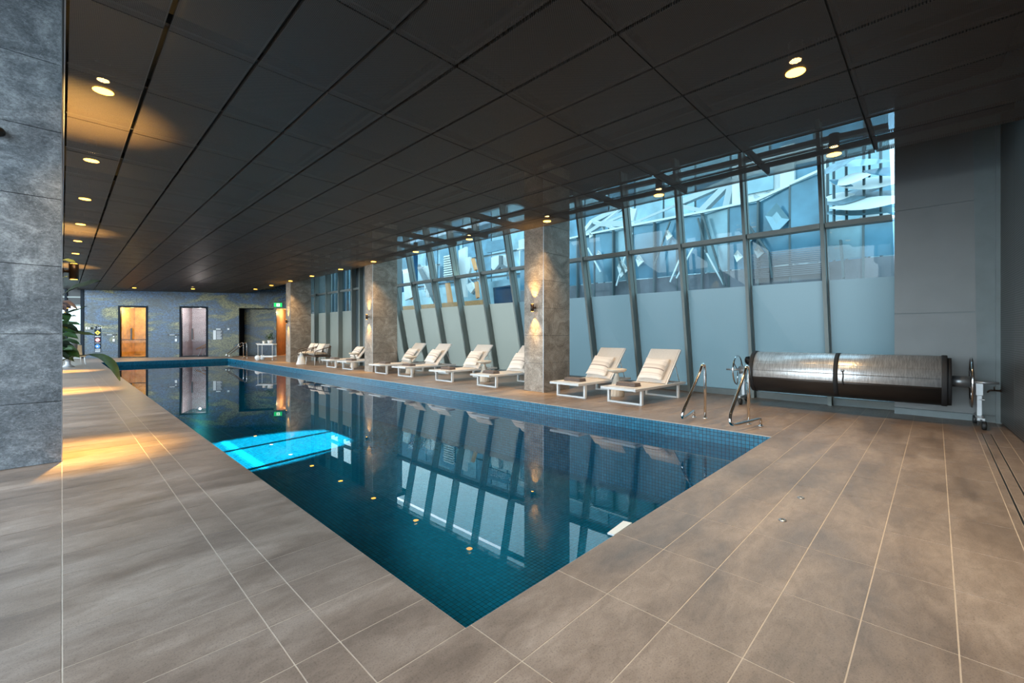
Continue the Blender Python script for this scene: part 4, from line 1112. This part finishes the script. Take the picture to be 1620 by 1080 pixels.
for i in range(9):
    a = i * .7; pts = [(-.02 + .10 * math.cos(a), RY1 + .10 + oy + .04 * math.sin(a * 1.3), RZ_ + .08 + .02 * i), (-.10 + .05 * math.sin(a), RY1 + .14 + oy, RZ_ + .14 + .012 * i), (-.05 - .06 * math.cos(a), RY1 + .16 + oy, RZ_ + .22 - .01 * i), (.03 * math.sin(a), RY1 + .08 + oy, RZ_ + .09)]
    b.tube(arc(pts, .05, 3), .012, 6)
b.build('tied_straps', M['blackfab'], reel)

# garden tap on the near wall
tx = 9.02; ty = near_wall_y(tx)
t = thing('wall_tap', (tx, ty, .46), 'small brass garden tap on the dark perforated wall beside the reel', 'tap')
b = MB(); b.lathe([(.022, 0), (.022, .01), (.010, .012), (.010, .07)], 12, axis='Y'); b.tube(arc([(0, .06, 0), (0, .11, 0), (0, .13, -.035)], .02), .010, 8); b.build('spout', M['bronze'], t)
b = MB(); b.tube([(0, .065, 0), (0, .065, .045)], .006, 8); b.tube([(-.025, .065, .045), (.025, .065, .045)], .006, 8); b.build('tap_handle', M['bronze'], t)

# ------------------------------------------------------------------ big plant by the left pillar
def pl(px, py, F):
    d = (px - CX) / FPX; v = (HY - py) / FPX
    return Vector((F * (math.sin(YAW) + d * math.cos(YAW)), F * (math.cos(YAW) - d * math.sin(YAW)), CAMH + v * F))
plant = thing('large_leaf_plant', (0, 0, 0), 'tall broad-leaved potted plant reaching out from behind the big left pillar', 'plant')
PB_ = Vector((-.42, 7.35, 0))
b = MB(); b.lathe([(.17, 0), (.24, .42), (.22, .42), (.20, .36), (0, .36)], 24, c=tuple(PB_)); b.build('planter', M['pot'], plant)
b = MB(); b.lathe([(0, .385), (.205, .38), (.2, .36)], 20, c=tuple(PB_)); b.build('soil', M['soil'], plant)
root = PB_ + Vector((0, 0, .38))
F0 = 5.25
leaves = [  # base px, tip px, width m, material, sag
    ((93, 471), (161, 444), .17, 'leafd', .10, F0), ((93, 497), (138, 484), .10, 'leafd', -.05, F0), ((94, 412), (120, 416), .07, 'leaf_lit', .10, F0 - .25),
    ((93, 443), (106, 438), .07, 'leaf_lit', .10, F0 - .25), ((92, 497), (108, 508), .15, 'leaf', .1, F0), ((94, 516), (128, 514), .085, 'leaf', .15, F0),
    ((100, 526), (151, 530), .075, 'leaf', .05, F0 + .1), ((92, 530), (124, 536), .10, 'leaf', .15, F0 - .1), ((95, 538), (127, 545), .075, 'leaf', .12, F0 + .1),
    ((92, 548), (126, 566), .13, 'leaf', .12, F0 - .1), ((90, 520), (118, 526), .10, 'leaf', .1, F0), ((96, 505), (122, 500), .06, 'leafd', .1, F0 + .2),
    ((92, 540), (112, 552), .10, 'leafd', .1, F0), ((92, 508), (106, 520), .11, 'leaf_lit', .1, F0 + .05),
    ((95, 478), (112, 488), .08, 'leafb', .1, F0 + .1), ((98, 476), (124, 491), .05, 'leafb', .2, F0 + .1), ((93, 482), (104, 492), .08, 'leafb', .1, F0)]
for i, (bp_, tp_, wd_, mt, sg, F) in enumerate(leaves):
    B = pl(bp_[0], bp_[1], F); T = pl(tp_[0], tp_[1], F - .15)
    b = MB(); view = (Vector((0, 0, CAMH)) - B).normalized()
    leaf_into(b, B, T, wd_, sg * .5, 8, .18, up=(view + Vector((0, 0, .9))).normalized()); b.build('leaf', M[mt], plant)
    b = MB(); b.tube([root + Vector((random.uniform(-.08, .08), random.uniform(-.08, .08), 0)), root.lerp(B, .5) + Vector((-.06, 0, .12)), B], [.012, .009, .005], 6); b.build('stem', M['stem'], plant)
rl = random.Random(5)
for i in range(16):
    bx_, by_ = rl.uniform(90, 100), rl.uniform(500, 562); F = F0 + rl.uniform(-.25, .35)
    B = pl(bx_, by_, F); T = pl(bx_ + rl.uniform(12, 26), by_ + rl.uniform(-8, 16), F - .1)
    b = MB(); view = (Vector((0, 0, CAMH)) - B).normalized()
    leaf_into(b, B, T, rl.uniform(.06, .11), .08, 8, .2, up=(view + Vector((0, 0, rl.uniform(.2, 1.2)))).normalized()); b.build('leaf', M['leaf' if i % 3 else 'leafd'], plant)
    b = MB(); b.tube([root + Vector((rl.uniform(-.08, .08), rl.uniform(-.08, .08), 0)), root.lerp(B, .5) + Vector((-.06, 0, .12)), B], [.012, .009, .005], 6); b.build('stem', M['stem'], plant)
# long drooping leaf over the pool
s0 = pl(94, 571, F0); s1 = pl(118, 563, F0); s2 = pl(142, 561, F0); 
b = MB(); b.tube([root, s0, s1, s2], [.012, .009, .007, .005], 6); b.build('stem', M['stem'], plant)
b = MB(); pts = [pl(140, 561, F0), pl(156, 561, F0), pl(170, 568, F0), pl(181, 579, F0 - .05), pl(190, 603, F0 - .1)]
vs = []; wds = [.006, .030, .045, .045, .006]
for i, p in enumerate(pts):
    tdir = (pts[min(i + 1, 4)] - pts[max(i - 1, 0)]).normalized(); side = tdir.cross((Vector((0, 0, CAMH)) - p).normalized()).normalized()
    vs += [p + side * wds[i], p + Vector((0, 0, .008)), p - side * wds[i]]
b.add(vs, [(i * 3 + j, i * 3 + j + 1, i * 3 + j + 4, i * 3 + j + 3) for i in range(4) for j in range(2)], True)
o = b.build('leaf', M['leaf'], plant); sb = o.modifiers.new('sub', 'SUBSURF'); sb.levels = 2; sb.render_levels = 2
# extra leaves hidden from here but filling the plant
for i in range(10):
    a = random.uniform(1.6, 4.7); e = random.uniform(.4, 1.2); r = random.uniform(.9, 1.5)
    B = root + Vector((math.cos(a) * math.cos(e) * .5 * r - .1, abs(math.sin(a)) * math.cos(e) * .6 * r, math.sin(e) * r)); T = B + Vector((-.3 * abs(math.cos(a)), .25 * math.sin(a), .1))
    b = MB(); leaf_into(b, B, T, .16, .1, 8, .2); b.build('leaf', M['leaf'], plant)
    b = MB(); b.tube([root, root.lerp(B, .5) + Vector((0, 0, .1)), B], [.012, .009, .005], 6); b.build('stem', M['stem'], plant)

# distant planter, timber chair by the end window on the left
t = thing('bowl_planter', (.16, 23.5, 0), 'pale bowl planter on a tapered stand at the far left, below the leaves', 'planter')
b = MB(); b.lathe([(.06, .22), (.13, .30), (.24, .60), (.27, .95), (.25, .95), (.22, .7), (0, .68)], 22); b.build('bowl', M['pot'], t)
b = MB(); b.lathe([(.2, 0), (.08, .1), (.06, .24)], 18); b.build('pedestal', M['pot'], t)
t = thing('timber_chair', (.34, 25.3, 0), 'low honey timber chair with white legs near the far left end window', 'chair', rz=R(100))
b = MB(); b.box((0, 0, .34), (.6, .6, .05)); b.build('seat', M['woodl'], t, .01)
b = MB(); b.box((.3, 0, .58), (.05, .6, .42), m=Matrix.Rotation(R(12), 3, 'Y')); b.build('backrest', M['woodl'], t, .01)
for sx, sy in ((-1, -1), (-1, 1), (1, -1), (1, 1)):
    b = MB(); b.tube([(sx * .26, sy * .26, .33), (sx * .29, sy * .29, 0)], [.022, .014], 8); b.build('leg', M['white'], t)

# ------------------------------------------------------------------ outside, beyond the windows
# A: faceted blue glass facade near by
FXa = 15.0
fa = thing('glass_pavilion', (FXa, 5, -.3), 'blue faceted glass pavilion with sloping parapet outside the near windows', 'building')
fa.location = (0, 0, 0)
prof = [(1200, 318), (1113, 337), (1080, 343), (946, 369), (900, 379), (840, 392)]   # parapet on the picture, right to left
prof_r = [(1440, 343), (1305.3, 357), (1304.7, 268), (1200, 318)]
pts = [onx(px, py, FXa) for px, py in prof_r[::1] + prof[1:]]
pts = sorted(pts, key=lambda p: p.y)
def topz(y):
    if y <= pts[0].y: return pts[0].z
    for a, c in zip(pts, pts[1:]):
        if a.y <= y <= c.y: return a.z + (c.z - a.z) * (y - a.y) / (c.y - a.y)
    return pts[-1].z
y = onx(1305, 300, FXa).y - .85 * 3; k = 0
ystep = onx(1305, 300, FXa).y
zband = onx(1050, 438, FXa).z
while y < 13.5:
    y1 = y + .85
    lean = .25 * math.sin(k * .9)
    for (z0, z1, mt) in ((-.3, zband, M['bband']), (zband + .03, None, [M['bglass'], M['bglass'], M['bglass2'], M['bglass']][k % 4])):
        za = z1 if z1 else topz(y + .03); zb = z1 if z1 else topz(y1 - .03)
        b = MB(); x0 = FXa + .12 * (k % 2); x1_ = FXa + .12 * ((k + 1) % 2)
        b.prism([(x0, y + .02, z0), (x1_, y1 - .02, z0), (x1_, y1 - .02, zb), (x0, y + .02, za)], (.05, 0, 0)); b.build('facade_pane' if not z1 else 'base_panel', mt, fa)
    b = MB(); b.bb((FXa - .05, y - .025, -.3), (FXa + .2, y + .025, topz(y))); b.build('facade_mullion', M['bsteel'], fa)
    b = MB(); b.beam((FXa - .03, y, topz(y + .03) + .03), (FXa - .03, y1, topz(y1 - .03) + .03), .12, .07); b.build('parapet_cap', M['steelw'], fa)
    y = y1; k += 1
# printed pale diamonds standing on the glass as zinc shards
for i, (px, py, r, mt) in enumerate(((1058, 372, 9, 'shard'), (1012, 412, 11, 'shard'), (1168, 405, 9, 'shard'), (1201, 398, 10, 'clad'), (948, 403, 9, 'shard'), (985, 425, 16, 'shard'), (935, 372, 6, 'shard'), (1230, 345, 22, 'bglass2'), (1185, 372, 14, 'bglass2'))):
    c = onx(px, py, FXa - .12); rr_ = r * .02
    b = MB(); b.prism([(c.x, c.y - rr_ * .7, c.z - rr_ * .2), (c.x - .1, c.y, c.z + rr_), (c.x, c.y + rr_ * .75, c.z + rr_ * .3), (c.x - .1, c.y + rr_ * .1, c.z - rr_ * 1.1)], (.06, 0, 0))
    b.build('zinc_shard', M[mt], fa)
for i, (p0, p1, w_, mt) in enumerate((((1112, 342), (1147, 452), .10, 'bsteel'), ((1104, 345), (1118, 400), .06, 'bsteel'), ((1000, 368), (975, 452), .05, 'steelw'), ((1070, 440), (1100, 385), .03, 'steelw'), ((1060, 446), (1080, 398), .03, 'steelw'),
        ((1115, 395), (1145, 450), .03, 'steelw'), ((975, 400), (996, 450), .16, 'bsteel'), ((930, 392), (950, 430), .05, 'steelw'), ((1180, 350), (1216, 400), .10, 'bsteel'), ((1216, 400), (1222, 440), .10, 'bsteel'), ((1330, 380), (1335, 440), .20, 'bsteel'), ((1060, 350), (1035, 420), .05, 'bsteel'))):
    a = onx(p0[0], p0[1], FXa - .16); c = onx(p1[0], p1[1], FXa - .16)
    b = MB(); b.beam(a, c, w_, .05); b.build('cladding_rib', M[mt], fa)
for i in range(14):
    z = onx(1300, 432, FXa).z + i * .055
    b = MB(); b.bb((FXa - .10, onx(1302, 400, FXa).y, z), (FXa - .07, onx(1190, 400, FXa).y, z + .022)); b.build('louvre_blade', M['bband'], fa)
# steel lattice roof behind the pavilion
M['lattice'] = mat('grey_white_lattice_paint', (.40, .47, .49), .5)
lat = thing('steel_lattice_roof', (0, 0, 0), 'white steel lattice roof above the blue glass pavilion', 'canopy')
LX = 19.0; rnd = random.Random(11)
nodes = {}
for i in range(8):
    for j in range(5):
        nodes[i, j] = Vector((LX + rnd.uniform(-1.0, 1.0) + j * .8, 3.4 + i * 2.0 + rnd.uniform(-.7, .7), 3.6 + j * 1.15 + rnd.uniform(-.4, .4)))
for (i, j), p in nodes.items():
    for (di, dj) in ((1, 0), (0, 1), (1, 1), (1, -1)):
        q_ = nodes.get((i + di, j + dj))
        if q_ is not None and rnd.random() < .72:
            b = MB(); w_ = rnd.choice((.12, .2, .3)); b.beam(p, q_, w_, w_); b.build('steel_beam', M['lattice'], lat)
for i in range(8):
    b = MB(); p = nodes[i, 0]; b.beam((p.x, p.y, -.3), p, .25, .25); b.build('steel_post', M['lattice'], lat)
# office block behind, with window bands
ob = thing('office_block', (0, 0, 0), 'pale office block with blue window bands behind the pavilion', 'building')
bx0 = 21.0; yA = onx(1298, 300, bx0).y - .2; yB = onx(1180, 300, bx0).y + .6
b = MB(); b.bb((bx0 + .1, yA, -.3), (bx0 + 6, yB, 9)); b.build('wall', M['bwhite'], ob)
z = .5
while z < 8.5:
    yy = yA + .3
    while yy < yB - 1.2:
        b = MB(); b.bb((bx0, yy, z), (bx0 + .1, yy + 1.3, z + .8)); b.build('window', M['bglass2'] if rnd.random() < .5 else M['bglass'], ob); yy += 1.55
    z += 1.15
b = MB(); c = onx(1245, 300, bx0 - .3); b.bb((c.x, c.y - .25, -.3), (c.x + .3, c.y + .25, 9)); b.build('pilaster', M['shard'], ob)
db_ = thing('distant_glass_block', (0, 0, 0), 'tall pale teal glass block far behind the steel lattice roof', 'building')
b = MB(); b.bb((32.1, -14, -.3), (38, 58.4, 15)); b.build('frame', M['bsteel'], db_)
for i in range(30):
    for j in range(6):
        y0 = -13.8 + i * 2.4; z0 = .2 + j * 2.4
        b = MB(); b.bb((32.0, y0, z0), (32.1, y0 + 2.25, z0 + 2.2)); b.build('facade_pane', M['bglass2' if rnd.random() < .7 else 'bglass'], db_)
# leaf canopies seen in the rightmost window
lc_ = thing('leaf_canopy', (0, 0, 0), 'white and slate leaf-shaped canopy panels on thin posts in the rightmost window', 'canopy')
def lens_panel(c, L, w, ang, mt, tilt=.3):
    b = MB(); n = 10; vs = []
    for i in range(n + 1):
        t_ = i / n; x = (t_ - .5) * L; hw = w * math.sin(math.pi * t_)
        for s in (-1, 1):
            yy = x * math.cos(ang); zz_ = x * math.sin(ang) + s * hw * .5 + .15 * w * math.cos(3 * t_)
            vs.append((c.x + s * hw * tilt * 2, c.y + yy, c.z + zz_)); vs.append((c.x + .05 + s * hw * tilt * 2, c.y + yy, c.z + zz_ + .04))
    fs = []
    for i in range(n):
        k = i * 4; fs += [(k, k + 2, k + 6, k + 4), (k + 1, k + 5, k + 7, k + 3), (k, k + 4, k + 5, k + 1), (k + 2, k + 3, k + 7, k + 6)]
    b.add(vs, fs); return b.build('canopy_leaf', mt, lc_)
CXL = 16.5
for i, (px, py, lp, wp, ang, mt) in enumerate(((1322, 264, 40, 16, -.15, 'sharddark'), (1360, 258, 60, 12, .25, 'bglass2'), (1380, 290, 70, 20, .2, 'shard'), (1355, 306, 90, 14, -.1, 'sharddark'), (1375, 322, 80, 18, .12, 'shard'), (1335, 318, 44, 12, .1, 'sharddark'),
      (1325, 312, 36, 14, .15, 'shard'), (1400, 310, 60, 16, .3, 'sharddark'), (1345, 284, 40, 18, .1, 'shard'), (1405, 272, 50, 14, .35, 'bglass'), (1365, 335, 90, 12, .18, 'bglass2'), (1395, 350, 50, 26, .5, 'shard'), (1330, 290, 30, 10, .6, 'bglass'))):
    lens_panel(onx(px, py, CXL + .25 * (i % 4)), lp * .024, wp * .024, ang, M[mt])
for px in (1321, 1341, 1369, 1396):
    c = onx(px, 300, CXL + .4); b = MB(); b.tube([(c.x, c.y, -.3), (c.x + .1, c.y + .05, 7)], .04, 6); b.build('post', M['bsteel'], lc_)
# mirrored curtain wall behind the canopy leaves
mw = thing('mirrored_curtain_wall', (0, 0, 0), 'pale mirrored curtain wall with thin bars behind the leaf canopy', 'building')
for i in range(7):
    for j in range(6):
        c = onx(1425, 500, 20.0); y0 = -5.5 + i * 1.2; z0 = -.3 + j * 1.35
        b = MB(); b.prism([(20.0, y0 + .03, z0 + .03), (20.0 + rnd.uniform(-.12, .12), y0 + 1.17, z0 + .03), (20.0 + rnd.uniform(-.12, .12), y0 + 1.17, z0 + 1.32), (20.0, y0 + .03, z0 + 1.32)], (.05, 0, 0)); b.build('facade_pane', M['bglass2'] if (i + j) % 3 else M['bglass'], mw)
b = MB(); b.bb((20.25, -5.6, -.3), (20.4, 3.0, 7.9)); b.build('frame', M['bsteel'], mw)

# B: shard facade in the middle windows
sb_ = thing('shard_building', (0, 0, 0), 'white angular zinc building with dark braces outside the middle windows', 'building')
SX = 16.0
def shard(pxs, mt, X=SX, name='zinc_shard', th_=.15, par=sb_):
    b = MB(); b.prism([tuple(onx(px, py, X)) for px, py in pxs], (th_, 0, 0)); return b.build(name, mt, par)
b = MB(); c0 = onx(840, 300, SX + 1.6); c1 = onx(560, 300, SX + 1.6)
b.bb((SX + 3.0, c0.y - .5, -.3), (SX + 5, 31, 4.6)); b.build('rear_wall', M['bglass2'], sb_)
shard([(637, 427), (645, 424), (652, 470), (640, 475)], M['shard']); shard([(630, 400), (650, 394), (652, 422), (634, 428)], M['bglass'])
shard([(668, 424), (680, 418), (678, 448), (672, 462)], M['shard']); shard([(682, 420), (688, 417), (690, 470), (684, 474)], M['shard'])
shard([(662, 418), (684, 458), (692, 478), (686, 480), (676, 458), (660, 424)], M['bsteel'], SX - .3, 'brace')
shard([(735, 408), (743, 406), (744, 424), (741, 434), (736, 426)], M['shard']); shard([(745, 410), (748, 408), (753, 426), (750, 428)], M['terr'], SX - .2, 'light_cone')
shard([(777, 407), (789, 404), (790, 420), (783, 430), (777, 424)], M['shard']); shard([(793, 404), (808, 402), (810, 424), (798, 420), (793, 412)], M['shard'])
shard([(789, 404), (793, 404), (793, 418), (804, 425), (800, 428), (791, 422), (785, 428), (782, 427), (789, 418)], M['bsteel'], SX - .3, 'brace')
shard([(737, 450), (746, 446), (750, 456), (745, 464), (740, 458)], M['shard']); shard([(740, 440), (750, 452), (748, 466), (742, 456)], M['sharddark'], SX + .2)
shard([(704, 448), (709, 447), (714, 478), (708, 480)], M['terr'], SX - .2, 'light_cone'); shard([(750, 446), (754, 445), (756, 470), (753, 472)], M['terr'], SX - .2, 'light_cone')
shard([(647, 455), (655, 450), (656, 474), (648, 474)], M['wood'], SX + .1, 'timber_board')
shard([(673, 456), (678, 454), (679, 470), (674, 470)], M['shard']); shard([(725, 396), (737, 390), (737, 470), (727, 470)], M['bwhite'], SX + .3)
shard([(770, 400), (805, 392), (806, 376), (772, 382)], M['bglass'], SX + .6, 'facade_pane'); shard([(780, 455), (812, 450), (812, 480), (782, 482)], M['bglassd'], SX + .5, 'facade_pane')
shard([(820, 380), (834, 376), (834, 424), (822, 424)], M['shard'], SX); shard([(696, 396), (724, 388), (724, 436), (696, 440)], M['bglass'], SX + .5, 'facade_pane')
b = MB(); c0 = onx(770, 484, SX - .4); c1 = onx(620, 478, SX - .4); b.prism([(c0.x, c0.y, c0.z - .02), (c1.x, c1.y, c0.z - .02), (c1.x, c1.y, c0.z + .35), (c0.x, c0.y, c0.z + .35)], (.2, 0, 0)); b.build('timber_fascia', M['wood'], sb_)
b = MB(); b.bb((SX - .3, c0.y, -.3), (SX - .1, c1.y, c0.z - .03)); b.build('dark_base', M['bband'], sb_)
# louvre
lv = thing('louvre_vent', (0, 0, 0), 'white horizontal louvre vent in the middle windows', 'vent')
pa, pb2 = onx(718, 441, SX - .35), onx(703, 407, SX - .35)
n_s = 11
for i in range(n_s):
    z = pa.z + (pb2.z - pa.z) * i / (n_s - 1)
    b = MB(); b.box((pa.x, (pa.y + pb2.y) / 2, z), (.12, abs(pb2.y - pa.y), .09), m=Matrix.Rotation(R(25), 3, 'Y')); b.build('slat', M['shard'], lv)
b = MB(); b.bb((pa.x + .1, pa.y, pa.z - .1), (pa.x + .14, pb2.y, pb2.z + .1)); b.build('backing', M['bglassd'], lv)

# C: deep blue tower with fins in the far windows
tw_ = thing('blue_glass_tower', (0, 0, 0), 'deep blue glass building with vertical fins outside the far windows', 'building')
b = MB(); b.bb((20.0, 36.0, -.3), (24, 62, 9)); b.build('core', M['bglassd'], tw_)
for i in range(30):
    y0 = 36.2 + i * .85
    b = MB(); b.bb((19.94, y0 + .05, -.3), (19.99, y0 + .75, 8.9)); b.build('facade_pane', M['bglassd'] if i % 3 else M['bglass'], tw_)
    b = MB(); b.bb((19.7, y0 - .04, -.3), (19.99, y0 + .04, 9)); b.build('fin', M['bsteel'], tw_)

# ------------------------------------------------------------------ put every Empty at the base of its thing
bpy.context.view_layer.update()
for o in list(COL.objects):
    if o.type == 'EMPTY' and o.parent is None and o.location.length < 1e-6 and o.children:
        lo = Vector((1e9,) * 3); hi = Vector((-1e9,) * 3)
        for c in o.children_recursive:
            if c.type != 'MESH': continue
            for k in c.bound_box:
                p = c.matrix_world @ Vector(k)
                lo = Vector(map(min, lo, p)); hi = Vector(map(max, hi, p))
        base = Vector(((lo.x + hi.x) / 2, (lo.y + hi.y) / 2, lo.z))
        o.location = base
        for c in o.children: c.location = c.location - base
